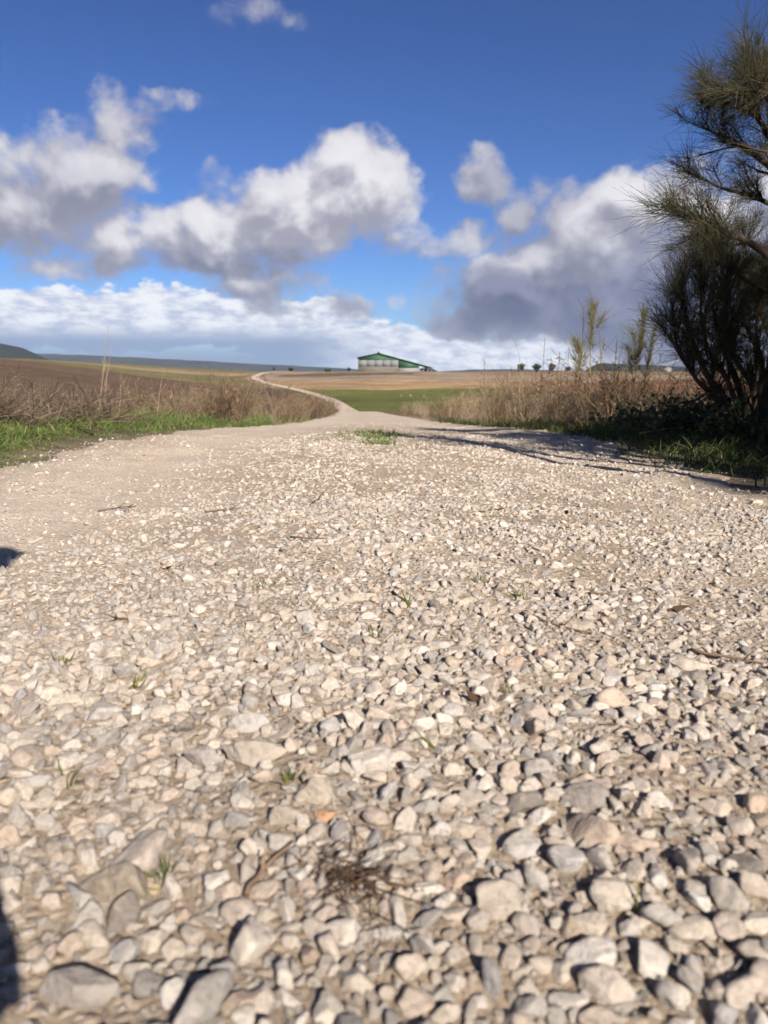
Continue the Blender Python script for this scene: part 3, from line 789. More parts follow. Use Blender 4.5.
# young broom shoots standing over the thicket
def shoot(px0, pxt, pyt, d, label, tuft=60, tl=.2, start=.62):
    a = at(px0, 420, d); a[2] = float(base_z(np.array(a[0]), np.array(a[1]))); b = at(pxt, pyt, d) - a
    rg = np.random.default_rng(int(px0 * 7 + pyt))
    root = empty('broom_shoot', a)
    ts = np.linspace(0, 1, 9)[:, None]
    C = ts * b + np.sin(ts * 3.1) * np.array([[rg.normal(0, .05), rg.normal(0, .05), 0]])
    mb = MB(); mb.tube(C, np.linspace(.010, .003, 9), 6)
    P, D = [], []
    for q in range(5):
        t = rg.uniform(.35, .8); i = int(t * 8); l = rg.uniform(.1, .3); d_ = unit(np.array([rg.normal(0, .3), rg.normal(0, .3), 1]))
        mb.tube([C[i], C[i] + d_ * l * .5, C[i] + d_ * l], [.004, .003, .002], 4)
        for s in (.5, .8, 1): P += [C[i] + d_ * l * s] * 5; D += [d_] * 5
    for t in np.linspace(start, 1, tuft):
        f = t * 8; i = min(int(f), 7); P.append(C[i] + (C[i + 1] - C[i]) * (f - i)); D.append(np.array([0, 0, 1.0]))
    P = np.array(P); D = unit(np.array(D) + rg.normal(0, .32, (len(P), 3)))
    P = np.repeat(P, 5, 0); D = unit(np.repeat(D, 5, 0) + rg.normal(0, .22, (len(P), 3)))
    l = tl * rg.uniform(.4, 1.1, len(P))
    V, Q = rods(P, D, l, np.full(len(P), .0017), rg.normal(0, .12, P.shape) * l[:, None], rg, 3)
    mb.build('stem', M_STRAW, root, True); mesh_np('tuft', V, Q, M_RUSHPALE, root)
    tag(root, label, 'broom shoot', 'young broom shoots over the thicket')
shoot(588, 594, 306, 9, 'tallest young broom shoot, upright with a slim pale tuft')
shoot(622, 643, 314, 8.6, 'young broom shoot leaning right with a full pale tuft', 80, .2)
shoot(634, 655, 330, 8.8, 'shorter young broom shoot nearest the dark shrub', 50, .17)
shoot(570, 583, 345, 10, 'small young broom shoot left of the tallest one', 25, .15)
for (a_, b_, c_, d_, l_) in ((540, 545, 338, 9.5, 'thin bare stalk at the left end of the tall stalks'), (575, 584, 305, 9.2, 'tall bare reddish stalk beside the tallest broom shoot'), (605, 600, 318, 9.4, 'bare reddish stalk just right of the tallest broom shoot'),
                             (612, 617, 340, 9, 'bare stalk between the two tufted broom shoots'), (486, 484, 358, 11, 'thin bare stalk at the far left of the right thicket'), (556, 560, 352, 10, 'thin forked stalk over the middle of the right thicket')):
    stalk(a_, 420, b_, c_, d_, .006, M_RUST, 'dry_stalk', l_, 'stalk', 8)
# dark leafy bramble at the foot of the shrub
M_LEAF = geo_rand_mat('bramble_leaf', [(0, (.03, .05, .018)), (.6, (.05, .08, .025)), (1, (.10, .10, .04))], .6, .15, 5)
def leafy(name, loc, rx, rz_, n, size, seed, label):
    rg = np.random.default_rng(seed)
    v = unit(rg.normal(size=(n, 3))) * (rg.random((n, 1)) ** .45); v[:, 2] = np.abs(v[:, 2])
    lump = .7 + .5 * np.sin(v[:, :1] * 5 + seed) * np.cos(v[:, 1:2] * 6)
    P = v * lump * np.array([rx, rx, rz_])
    V, Q = blades(P, unit(rg.normal(size=(n, 3)) + v * .6), size * rg.uniform(.6, 1.3, n), np.full(n, size * .7), rg.normal(0, .3, (n, 3)) * size, rg, 2)
    root = empty(name, loc)
    mesh_np('foliage', V, Q, M_LEAF, root)
    mb = MB()
    for q in range(14):
        d = unit(rg.normal(size=3) * [1, 1, .5] + [0, 0, .6]); l = rg.uniform(.5, .9) * rx
        mb.tube([[0, 0, -.02], d * l * .5, d * l + [0, 0, -.05 * l]], [.005, .004, .002], 4)
    mb.build('stem', M_BRUSH, root); tag(root, label, 'bush')
for (px, d, rx, rz_, n, s, lab) in ((690, 5.6, .42, .34, 1500, .035, 'dark leafy bramble left of the tall broom shrub'), (745, 5.0, .45, .28, 1500, .035, 'dark leafy bramble under the tall broom shrub'),
                                (640, 7.0, .45, .26, 1100, .04, 'low dark bramble at the right end of the thicket')):
    x = at(px, 430, d)[0]
    leafy('bramble', (x, d, float(base_z(np.array(x), np.array(d)))), rx, rz_, n, s, int(px), lab)

# ------------------------------------------------------------------ small things on the gravel
M_TWIG = geo_rand_mat('twig_wood', [(0, (.10, .065, .04)), (1, (.19, .13, .085))], .9, 0, 30)
M_SPROUT = geo_rand_mat('sprout_green', [(0, (.09, .13, .025)), (.7, (.16, .18, .045)), (1, (.24, .2, .07))], .7, .25, 10)
M_DEAD = geo_rand_mat('dead_leaf', [(0, (.05, .035, .025)), (1, (.12, .07, .04))], .85, 0, 30)
for (x0, y0, x1, y1, lab) in ((205, 516, 238, 512, 'thin crooked twig lying on the left wheel track'), (310, 508, 326, 497, 'curled dark twig nearest the grass patch'), (478, 515, 502, 512, 'short dark stick on the crown of the track'),
                              (290, 541, 322, 542, 'short pale brown stick on the left wheel track'), (520, 618, 600, 640, 'long brown twig beside the long beige rock'), (100, 514, 135, 509, 'thin twig far out at the left side of the track'),
                              (690, 655, 768, 668, 'long thin twig by the cream flat topped rock'), (250, 905, 300, 850, 'stiff dry stem half buried low in the left foreground'), (590, 598, 612, 600, 'small brown stick on the right wheel track')):
    a = solve_ground(x0, y0); b = solve_ground(x1, y1); rg = np.random.default_rng(int(x0))
    ts = np.linspace(0, 1, 8)[:, None]; C = (b - a) * ts; ln = np.linalg.norm(b - a)
    C = C + np.cumsum(rg.normal(0, .03, (8, 3)), 0) * ln * [1, 1, .12]; C[:, 2] += .012
    mb = MB(); mb.tube(C, np.linspace(.0032, .0015, 8), 6)
    for q in (3, 5):
        d = unit(C[q] - C[q - 1] + rg.normal(0, .02, 3)); mb.tube([C[q], C[q] + d * ln * .15 + [.004, .006, .004]], [.002, .001], 5)
    tag(mb.build('twig', M_TWIG, loc=a), lab, 'twig', 'twigs on the gravel')
for (px, py, h, lab) in ((437, 754, .035, 'bright green sprout right behind the grey broad rock'), (288, 784, .03, 'green sprout behind the cream pyramid shaped rock'), (505, 697, .025, 'small sprout in the middle of the right gravel'),
                         (162, 884, .03, 'yellow green sprout at the right end of the big brownish rock'), (408, 608, .03, 'sprout right of the white chunky rock'), (630, 908, .028, 'yellowish sprout in the right foreground gravel'),
                         (65, 790, .03, 'sprout at the left side under the white flat topped rock'), (135, 688, .03, 'sprout to the right of the white flat topped rock'), (480, 584, .03, 'far sprout on the crown beyond the white chunky rock'),
                         (375, 640, .025, 'sprout in front of the white chunky rock'), (262, 590, .03, 'sprout between the small white rock and the white chunky rock'), (520, 600, .03, 'low sprout left of the long beige rock'),
                         (60, 666, .025, 'sprout behind the white flat topped rock')):
    p = solve_ground(px, py); rg = np.random.default_rng(int(px))
    n = 16; d = unit(rg.normal(0, .6, (n, 3)) + [0, 0, .9]); l = h * rg.uniform(.4, 1.1, n)
    V, Q = blades(rg.normal(0, .006, (n, 3)) * [1, 1, .3], d, l, np.full(n, .0045), rg.normal(0, .35, (n, 3)) * l[:, None], rg, 3)
    tag(mesh_np('sprout', V, Q, M_SPROUT, loc=p), lab, 'sprout', 'green sprouts between the stones')
p = solve_ground(350, 888); rg = np.random.default_rng(4); n = 80
d = unit(rg.normal(0, 1.0, (n, 3)) * [1, 1, .14] + [.5, -.2, .06]); l = rg.uniform(.015, .055, n)
V, Q = rods(rg.normal(0, .018, (n, 3)) * [1, 1, .2] + [0, 0, .012], d, l, np.full(n, .0009), rg.normal(0, .4, (n, 3)) * l[:, None] * [1, 1, .4], rg, 4)
tag(mesh_np('dead_tuft', V, Q, M_DEAD, loc=p), 'matted tuft of dead brown grass low in the foreground', 'dead tuft')
for (px, py, s, lab) in ((165, 573, .008, 'dark seed husk at the foot of the left wheel track stones'), (483, 705, .012, 'dark brown leaf curled near the small middle sprout'), (672, 615, .014, 'rust brown leaf on the right half of the road'), (565, 440 + 76, .012, 'dark leaf on the smooth right wheel track'),
                      (118, 625, .010, 'dark crumpled leaf on the left side of the gravel')):
    p = solve_ground(px, py); rg = np.random.default_rng(px)
    V, Q = blades(rg.normal(0, s * .25, (3, 3)) * [1, 1, .2] + [0, 0, .012], unit(rg.normal(size=(3, 3)) * [1, 1, .25]), np.full(3, s * 2.2), np.full(3, s * 1.3), rg.normal(0, s * .6, (3, 3)), rg, 4)
    tag(mesh_np('dead_leaf', V, Q, M_DEAD, loc=p), lab, 'dead leaf', 'dead leaves on the gravel')

# ------------------------------------------------------------------ far things
def flat_mat(name, colr, rough=.8, var=.25, scale=.6, spec=.2):
    m, nt, b = new_mat(name, rough, spec)
    tc = nd(nt, 'ShaderNodeTexCoord'); n = noise_node(nt, tc.outputs['Object'], scale, 5, .65)
    r = ramp(nt, n.outputs['Fac'], [(.25, tuple(c * (1 - var) for c in colr)), (.75, tuple(min(1, c * (1 + var)) for c in colr))])
    nt.links.new(r.outputs['Color'], b.inputs['Base Color']); return m
M_GREEN = flat_mat('green_sheet_metal', (.028, .078, .042), .55, .15, .2)
M_PANEL = flat_mat('pale_door_panel', (.165, .17, .165), .7, .1, .15)
M_CONC = flat_mat('weathered_concrete', (.12, .117, .10), .9, .22, .3)
M_WHITEW = flat_mat('whitewashed_wall', (.20, .197, .19), .85, .12, .3)
M_STEEL = flat_mat('grey_steel', (.20, .21, .22), .5, .1, 1)
BY = 450.0; s = BY / FPX
b0 = at(358, 371.5, BY); gzb = float(base_z(np.array(b0[0] + 15), np.array(BY)))
barn = empty('barn', (b0[0], BY, min(b0[2], gzb + .4)))
LEN = 46.0; RX, RZ = 20 * s, 17.6 * s; LZ = 13.4 * s; EX, EZ = 73 * s, 3.6 * s; WX = 39.5 * s
slope = (EZ - RZ) / (EX - RX)
def roofz(x): return LZ + (RZ - LZ) * x / RX if x < RX else RZ + slope * (x - RX)
mb = MB(); t = .35
mb.prism([(-.7, LZ - .15), (RX, RZ + .05), (RX, RZ + .05 + t), (-.7, LZ - .15 + t)], -.9, LEN)
mb.prism([(RX, RZ + .05), (EX + .5, EZ + slope * .5 + .05), (EX + .5, EZ + slope * .5 + .05 + t), (RX, RZ + .05 + t)], -.9, LEN)
roof = mb.build('roof', M_GREEN, barn)
mb = MB()
for k in range(5): mb.box(RX - .6, RX + .6, 3 + k * 9, 6 + k * 9, RZ + .3, RZ + 1.0)
mb.build('ridge_vent', M_GREEN, roof)
mb = MB(); gzf = 11.2 * s
mb.prism([(0, gzf), (WX, gzf), (WX, roofz(WX)), (RX, RZ), (0, LZ)], 0, .25)
mb.build('gable', M_GREEN, barn)
mb = MB(); x1 = 60 * s
mb.prism([(WX + .02, 3.6 * s), (x1, 3.6 * s), (x1, roofz(x1)), (WX + .02, roofz(WX))], .05, .3)
mb.build('side_cladding', M_GREEN, barn)
for k in range(5):
    mb = MB(); w = (WX - .6) / 5; mb.box(.5 + k * w + .015, .5 + (k + 1) * w - .015, -.12, .15, 4.9 * s, gzf - .05)
    for q in range(1, 4): mb.box(.5 + k * w + q * w / 4 - .05, .5 + k * w + q * w / 4 + .05, -.17, -.12, 4.9 * s, gzf - .05)
    mb.build('door_panel', M_PANEL, barn)
mb = MB(); mb.box(.1, WX - .1, -.05, .25, -1.5, 4.85 * s); mb.box(0, .25, .3, LEN - .2, -1.5, LZ - .2); mb.box(0, EX, LEN - .5, LEN - .25, -1.5, EZ - .3)
mb.build('concrete_wall', M_CONC, barn)
mb = MB(); mb.box(WX + .1, x1, -.02, .3, -1.5, 3.55 * s); mb.build('low_wall', M_WHITEW, barn)
for k in range(4):
    mb = MB(); x = x1 + .2 + k * (EX - x1 - .5) / 3; mb.box(x, x + .3, .3, .6, -1.5, roofz(x) - .1); mb.build('post', M_STEEL, barn)
mb = MB(); mb.box(.2, .45, -.1, -.02, 0, LZ - .3); mb.build('downpipe', M_STEEL, barn)
tag(barn, 'large green roofed barn with pale door panels on the horizon', 'barn')
mb = MB()  # farm cart parked in the open bay
mb.box(-1.6, 1.6, -.8, .8, .7, 1.7); mb.box(-2.9, -1.6, -.08, .08, .75, .9)
cart = mb.build('farm_trailer', flat_mat('dark_trailer', (.05, .05, .055)), loc=(b0[0] + 62.5 * s, BY + 3, barn.location.z + .0))
for sx_ in (-.8, .8):
    mb = MB(); a_ = np.linspace(0, 2 * math.pi, 13)[:-1]
    mb.prism([(sx_ + .5 * math.cos(q), .5 + .5 * math.sin(q)) for q in a_], -1.0, -.75); mb.prism([(sx_ + .5 * math.cos(q), .5 + .5 * math.sin(q)) for q in a_], .75, 1.0)
    mb.build('wheel', M_STEEL, cart)
tag(cart, 'dark trailer parked in the open bay of the barn', 'trailer')

M_FAR = geo_rand_mat('far_foliage', [(0, (.03, .042, .018)), (.6, (.055, .07, .03)), (1, (.10, .095, .05))], .8, .1, .4)
def far_tree(px, d, w, h, seed, label, name='round_tree', trunk=True, group=None, py=372):
    x = at(px, py, d)[0]; z = float(base_z(np.array(x), np.array(d))); rg = np.random.default_rng(seed)
    root = empty(name, (x, d, z)); n = 900
    v = unit(rg.normal(size=(n, 3))) * rg.random((n, 1)) ** .4
    v *= .8 + .25 * np.sin(v[:, :1] * 4 + seed) * np.cos(v[:, 2:] * 5 + seed)
    P = v * [w / 2, w / 2, h * .46] + [0, 0, h * .54]
    sz = w * .09
    V, Q = blades(P, unit(rg.normal(size=(n, 3))), sz * rg.uniform(.7, 1.4, n), np.full(n, sz * .8), rg.normal(0, .2, (n, 3)) * sz, rg, 2)
    mesh_np('crown', V, Q, M_FAR, root)
    if trunk:
        mb = MB(); mb.tube([[0, 0, -.3], [.05 * w, 0, h * .3], [0, 0, h * .7]], [w * .05, w * .04, w * .015], 7)
        for q in range(4):
            d_ = unit(np.array([rg.normal(), rg.normal(), .9])); mb.tube([[0, 0, h * .35], d_ * h * .25 + [0, 0, h * .35]], [w * .025, w * .008], 5)
        mb.build('trunk', M_BARK, root)
    tag(root, label, 'tree' if trunk else 'bush', group)
far_tree(521, 428, 5.0, 5.0, 1, 'leftmost of three round trees right of the barn', group='round trees on the skyline')
far_tree(536.5, 428, 5.6, 4.6, 2, 'middle one of three round trees, the widest and lowest', group='round trees on the skyline')
far_tree(552, 428, 4.8, 5.2, 3, 'rightmost of three round trees on the skyline', group='round trees on the skyline')
far_tree(568, 426, 4.2, 3.2, 4, 'pale low bush right of the three round trees', 'low_bush', False)
far_tree(291, 410, 3.6, 2.4, 5, 'dark low bush on the skyline left of the barn', 'low_bush', False)
far_tree(274, 395, 1.6, 2.8, 6, 'small dark bush where the track meets the skyline', 'low_bush', False)
far_tree(328, 415, 4.4, 1.6, 7, 'flattest dark bush between the barn and the left skyline bush', 'low_bush', False)
far_tree(349, 440, 2.6, 2.6, 8, 'small bush by the left corner of the barn', 'low_bush', False)
p = at(212, 370, 300)
o = plant('dead_brush', W_BRUSH, p[0], 300, 4.5, 'brown scrubby bush alone in the far left field strip', 'brush', None, .8)
for (px, py, lab) in ((410, 389.5, 'largest white boulder in the green field below the barn'), (424, 388, 'smaller white boulder right of the largest, in the green field'), (401, 387, 'flat pale boulder left of the largest, in the green field')):
    lo = 60; x = at(px, py, 175)[0]; z = float(base_z(np.array(x), np.array(175.)))
    P, F = stone_shape(np.random.default_rng(px), ICO4, planes=10)
    tag(mesh_np('boulder', P * (.34 if px == 410 else .24), F, M_WHITEW, smooth=True, loc=(x, 175, z + .2)), lab, 'boulder')

M_HILL = flat_mat('wooded_hillside', (.020, .026, .024), .95, .35, .01)
M_RIDGE = flat_mat('far_ridge_ground', (.034, .040, .038), .95, .4, .004)
def hill(prof, d, depth, mat, base=-90, rough=.05, seed=1):
    prof = np.array(prof, float)
    xs_px = np.linspace(prof[0, 0], prof[-1, 0], 160)
    tops = np.interp(xs_px, prof[:, 0], prof[:, 1])
    ts = np.linspace(-1, 1, 33)
    V = []
    for t in ts:
        y = d + t * depth
        x = (xs_px - 384) / FPX * d
        ztop = np.array([at(a, b, d)[2] for a, b in zip(xs_px, tops)])
        f = (1 - abs(t) ** 1.6)
        z = base + (ztop - base) * f * (1 + 0 * x) + (fbm(x / (depth * .12), np.full_like(x, y / (depth * .12)), seed) - .5) * rough * (ztop - base)
        V.append(np.stack([x, np.full_like(x, y), z], -1))
    V = np.array(V); n, k = V.shape[:2]
    i = np.arange(n - 1)[:, None] * k; j = np.arange(k - 1)[None, :]
    Q = np.stack([i + j, i + j + 1, i + k + j + 1, i + k + j], -1).reshape(-1, 4)
    tag(mesh_np('hills', V, Q, mat, smooth=True), kind='structure')
hill([(-260, 366), (-160, 346), (-60, 342), (-6, 342.5), (10, 343.5), (26, 347), (38, 353), (58, 366)], 3200, 500, M_HILL, seed=2, rough=.03)
hill([(-300, 351), (0, 352), (50, 353.5), (110, 356), (180, 359.5), (250, 363.5), (330, 367.5), (420, 373)], 6500, 900, M_RIDGE, seed=3, rough=.05)
hill([(405, 376), (416, 369.5), (424, 367.3), (433, 369), (446, 376)], 2000, 120, M_HILL, base=-40, seed=4, rough=.03)
hill([(565, 376), (588, 369), (596, 363), (640, 364.5), (672, 366.5), (700, 369), (760, 368), (860, 372), (900, 377)], 2600, 300, M_HILL, base=-40, seed=5, rough=.03)
hill([(430, 372), (470, 369.5), (510, 369), (560, 370.5), (600, 374)], 5200, 500, M_RIDGE, seed=6, rough=.03)
hz = MB(); hz.box(-9500, 9500, -600, 9500, -190, 420)
m_, nt_, b_ = new_mat('thin_haze'); nt_.nodes.remove(b_); pv = nt_.nodes.new('ShaderNodeVolumePrincipled')
pv.inputs['Color'].default_value = (.62, .76, 1, 1); pv.inputs['Density'].default_value = 1 / 32000
nt_.links.new(pv.outputs[0], nt_.nodes['Material Output'].inputs['Volume'])
tag(hz.build('haze', m_), 'thin haze of far air over the land', kind='stuff')
# tiny white house far right
x = at(668, 370, 900)[0]
house = empty('farmhouse', (x, 900, at(668, 369.5, 900)[2]))
mb = MB(); mb.box(-4, 4, 0, 7, -6, 1.6); mb.build('wall', M_WHITEW, house)
mb = MB(); mb.prism([(-4.5, 1.6), (4.5, 1.6), (0, 3)], -.4, 7.4); mb.build('roof', flat_mat('clay_roof', (.25, .16, .11)), house)
tag(house, 'tiny white farmhouse far off at the right skyline', 'house')



# ------------------------------------------------------------------ the person bending behind the camera (their shadow falls into the picture)
def skin_mesh(name, verts, edges, radii, mat, parent=None, sub=2):
    me_ = bpy.data.meshes.new(name); me_.from_pydata([tuple(v) for v in verts], edges, [])
    o = bpy.data.objects.new(name, me_); COL.objects.link(o); me_.materials.append(mat)
    m1 = o.modifiers.new('skin', 'SKIN'); m1.use_smooth_shade = True
    for i, r in enumerate(radii):
        me_.skin_vertices[0].data[i].radius = (r, r) if not isinstance(r, tuple) else r
    me_.skin_vertices[0].data[0].use_root = True
    m2 = o.modifiers.new('sub', 'SUBSURF'); m2.levels = sub; m2.render_levels = sub
    if parent: o.parent = parent
    return o
M_SKIN = flat_mat('skin', (.45, .28, .20), .55, .08, 12)
M_JACKET = flat_mat('navy_jacket', (.025, .03, .05), .85, .2, 8)
M_TROUSER = flat_mat('grey_trousers', (.07, .07, .075), .9, .2, 8)
M_BOOT = flat_mat('brown_boot', (.06, .035, .02), .7, .2, 10)
M_HAIR = flat_mat('dark_hair', (.02, .014, .01), .7, .2, 30)
per = empty('person', (-.36, -.62, 0))
J = [(0, -.06, .88), (.02, .05, .99), (.06, .20, 1.09), (.10, .34, 1.18), (.11, .43, 1.25), (.13, .53, 1.34), (.19, .61, 1.44),      # pelvis, spine, neck, head
     (-.06, .38, 1.16), (-.16, .34, .90), (-.10, .46, .72), (-.06, .53, .66),                                    # left arm
     (.22, .38, 1.15), (.26, .32, .85), (.277, .46, .63), (.279, .53, .55),                                        # right arm
     (-.10, -.06, .84), (-.12, .06, .47), (-.12, -.06, .09), (-.13, .10, .05),
     (.10, -.06, .84), (.12, .04, .47), (.12, -.08, .09), (.13, .08, .05)]
E = [(0, 1), (1, 2), (2, 3), (3, 4), (4, 5), (5, 6), (3, 7), (7, 8), (8, 9), (9, 10), (3, 11), (11, 12), (12, 13), (13, 14), (0, 15), (15, 16), (16, 17), (17, 18), (0, 19), (19, 20), (20, 21), (21, 22)]
RD = [.14, .135, .15, .11, .058, .10, .092, .065, .048, .036, .028, .065, .048, .036, .028, .095, .062, .045, .035, .095, .062, .045, .035]
for side, wi, di in ((-1, 10, (.4, .5, -.75)), (1, 14, (.1, .35, -.9))):
    w0 = np.array(J[wi]); d0 = unit(np.array(di)); lat = unit(np.cross(d0, [0, 0, 1.0])); palm = w0 + d0 * .045
    J.append(tuple(palm)); RD.append((.034, .018)); E.append((wi, len(J) - 1)); pi_ = len(J) - 1
    for q, (off, ln_) in enumerate(((-.027, .068), (-.009, .078), (.009, .074), (.027, .058))):
        prev = pi_
        for s_ in (.35, .7, 1.0):
            c_ = palm + lat * off + d0 * (.02 + ln_ * s_) + np.array([0, 0, -.03]) * s_ * s_
            J.append(tuple(c_)); RD.append(.0085 - .001 * s_); E.append((prev, len(J) - 1)); prev = len(J) - 1
    prev = pi_
    for s_ in (.5, 1.0):
        c_ = palm - lat * side * (.03 + .015 * s_) + d0 * .04 * s_ + np.array([0, 0, -.01]); J.append(tuple(c_)); RD.append(.010); E.append((prev, len(J) - 1)); prev = len(J) - 1
skin_mesh('body', J, E, RD, M_SKIN, per)
def sub_(ids, k=1.12):
    mp = {q: n for n, q in enumerate(ids)}
    return [J[q] for q in ids], [(mp[a], mp[b]) for a, b in E if a in mp and b in mp], [RD[q] * k for q in ids]
jk = [0, 1, 2, 3, 7, 8, 9, 11, 12, 13]
skin_mesh('jacket', *sub_(jk, 1.2), M_JACKET, per)
skin_mesh('trousers', *sub_([0, 15, 16, 17, 19, 20, 21], 1.14), M_TROUSER, per)
for q in (17, 21):
    a_ = np.array(J[q]); skin_mesh('boot', [a_ + [0, -.05, -.045], a_ + [0, .06, -.045], a_ + [0, .17, -.055], a_ + [0, .0, .06]], [(0, 1), (1, 2), (0, 3)], [.045, .045, .036, .055], M_BOOT, per)
hc = np.array(J[6])
skin_mesh('hair', [hc + [0, -.075, -.02], hc + [0, -.05, .03], hc + [0, .02, .055]], [(0, 1), (1, 2)], [.06, .075, .06], M_HAIR, per)
for dx in (-.028, .028):
    P, F = ICO4; tag(mesh_np('eye', P * .011 + hc + [dx, .072, -.015], F, flat_mat('eye', (.05, .04, .035), .2), per, True))
skin_mesh('nose', [hc + [0, .07, -.01], hc + [0, .095, -.045]], [(0, 1)], [.008, .013], M_SKIN, per)
tag(per, 'person in a navy jacket and grey trousers bending forward behind the camera', 'person')

# ------------------------------------------------------------------ world: Nishita sky with clouds
def build_world():
    w = bpy.data.worlds.new('World'); SC.world = w; w.use_nodes = True
    nt = w.node_tree; nt.nodes.clear()
    out = nt.nodes.new('ShaderNodeOutputWorld')
    LK = nt.links.new
    def M(op, a, b=None, c=None, clamp=False):
        n = nt.nodes.new('ShaderNodeMath'); n.operation = op; n.use_clamp = clamp
        for i, v in enumerate((a, b, c)):
            if v is None: continue
            if isinstance(v, (int, float)): n.inputs[i].default_value = v
            else: LK(v, n.inputs[i])
        return n.outputs[0]
    def VM(op, a, b=None, c=None, out_=0):
        n = nt.nodes.new('ShaderNodeVectorMath'); n.operation = op
        for i, v in enumerate((a, b, c)):
            if v is None: continue
            if isinstance(v, tuple): n.inputs[i].default_value = v
            else: LK(v, n.inputs[i])
        return n.outputs['Value'] if out_ == 1 else n.outputs[0]
    def SS(x, a, b):
        n = nt.nodes.new('ShaderNodeMapRange'); n.interpolation_type = 'SMOOTHSTEP'
        LK(x, n.inputs[0]); n.inputs[1].default_value = a; n.inputs[2].default_value = b; return n.outputs[0]
    def MIX(f, a, b):
        n = nt.nodes.new('ShaderNodeMix'); n.data_type = 'RGBA'
        for s_, v in ((n.inputs[0], f), (n.inputs[6], a), (n.inputs[7], b)):
            if isinstance(v, tuple): s_.default_value = (*v, 1)
            elif isinstance(v, (int, float)): s_.default_value = v
            else: LK(v, s_)
        return n.outputs[2]
    def NOISE(v, s, d, r, color=False, dist=0):
        n = nt.nodes.new('ShaderNodeTexNoise'); n.inputs['Scale'].default_value = s; n.inputs['Detail'].default_value = d; n.inputs['Roughness'].default_value = r
        n.inputs['Distortion'].default_value = dist
        LK(v, n.inputs['Vector']); return n.outputs['Color'] if color else n.outputs['Fac']
    tc = nt.nodes.new('ShaderNodeTexCoord'); D = tc.outputs['Generated']
    sx = nt.nodes.new('ShaderNodeSeparateXYZ'); LK(D, sx.inputs[0])
    az = M('ARCTAN2', sx.outputs[0], sx.outputs[1])
    el = M('ARCSINE', sx.outputs[2])
    cb = nt.nodes.new('ShaderNodeCombineXYZ'); LK(az, cb.inputs[0]); LK(el, cb.inputs[1]); p0 = cb.outputs[0]
    def ang(px, py):
        d = at(px, py, 1.0) - np.array([0, 0, H]); d = d / np.linalg.norm(d)
        return math.atan2(d[0], d[1]), math.asin(d[2])
    def lobes(p, L_, pw=1.0):
        acc = None
        for (px, py, rx, ry, wt) in L_:
            a, e = ang(px, py); ia, ie = FPX / rx, FPX / ry
            q = VM('MULTIPLY_ADD', p, (ia, ie, 0), (-a * ia, -e * ie, 0))
            r2 = VM('DOT_PRODUCT', q, q, out_=1)
            v = M('MULTIPLY_ADD', r2, -wt * .5, wt)          # 1 at the centre, 0.5 at the radius, 0 at 1.41 radii
            acc = v if acc is None else M('SMOOTH_MAX', acc, v, .25)
        return M('MAXIMUM', acc, 0.0)
    #==CLOUDS==
    LOBES = [
        # left bank
        (30, 195, 80, 42, 1), (90, 170, 55, 32, 1), (125, 118, 34, 26, .75), (165, 92, 44, 12, .48), (70, 128, 42, 16, .6), (15, 232, 60, 18, .9),
        (100, 262, 80, 14, .7),
        # middle cumulus
        (352, 190, 55, 42, 1.1), (388, 188, 26, 34, 1), (300, 212, 66, 38, 1.1), (262, 232, 60, 30, 1.1), (225, 235, 80, 28, 1), (150, 238, 60, 24, .9), (215, 258, 110, 16, .9),
        (205, 182, 28, 20, .42), (430, 241, 64, 18, .66), (270, 288, 62, 20, .7), (345, 307, 34, 13, .7), (400, 304, 22, 7, .36), (243, 184, 10, 7, .5),
        # right hand clouds
        (490, 174, 34, 26, .72), (545, 184, 34, 20, .65), (522, 222, 34, 26, .75),
        (600, 225, 62, 40, 1.1), (640, 205, 50, 26, 1), (565, 262, 58, 36, 1.1), (515, 292, 74, 30, 1.1), (470, 308, 52, 20, .9), (610, 300, 100, 40, 1.2),
        (690, 290, 90, 70, 1.2), (770, 270, 90, 90, 1.1), (740, 330, 110, 26, 1), (610, 332, 80, 16, .9), (540, 318, 60, 24, 1.1), (480, 318, 50, 18, 1.0),
        # cirrus scrap at the top
        (262, 10, 44, 16, .36),
    ]
    BAND = [(-30, 318, 150, 26, 1), (120, 312, 120, 20, 1), (240, 325, 110, 20, 1), (330, 340, 90, 18, 1), (430, 352, 110, 13, 1), (560, 356, 130, 13, 1), (720, 360, 130, 10, .9),
            (900, 330, 160, 30, .9), (-250, 315, 180, 30, .9)]
    DARK = [(500, 300, 70, 26, 1), (600, 312, 110, 32, 1.1), (460, 318, 46, 16, 1), (690, 310, 100, 55, 1.1), (270, 296, 60, 14, .55), (345, 310, 34, 13, .75), (215, 268, 130, 12, .6), (20, 236, 80, 16, .45), (560, 275, 40, 22, .6), (780, 300, 100, 60, 1),
            (430, 244, 60, 14, .4), (262, 10, 50, 20, .5), (610, 245, 70, 30, .4), (490, 178, 46, 34, .6), (545, 190, 44, 30, .6), (522, 225, 44, 34, .6), (80, 185, 90, 34, .45), (145, 100, 60, 30, .42), (20, 200, 60, 30, .3), (205, 182, 26, 20, .4)]
    warp = VM('SCALE', VM('SUBTRACT', NOISE(p0, 9, 5, .55, True), (.5, .5, .5)), None); warp.node.inputs['Scale'].default_value = .085
    warp2 = VM('SCALE', VM('SUBTRACT', NOISE(p0, 40, 4, .6, True), (.5, .5, .5)), None); warp2.node.inputs['Scale'].default_value = .022
    pw = VM('ADD', VM('ADD', p0, warp), warp2)
    away = M('ABSOLUTE', az)
    wv = VM('MULTIPLY', warp, (.35, .35, .35))
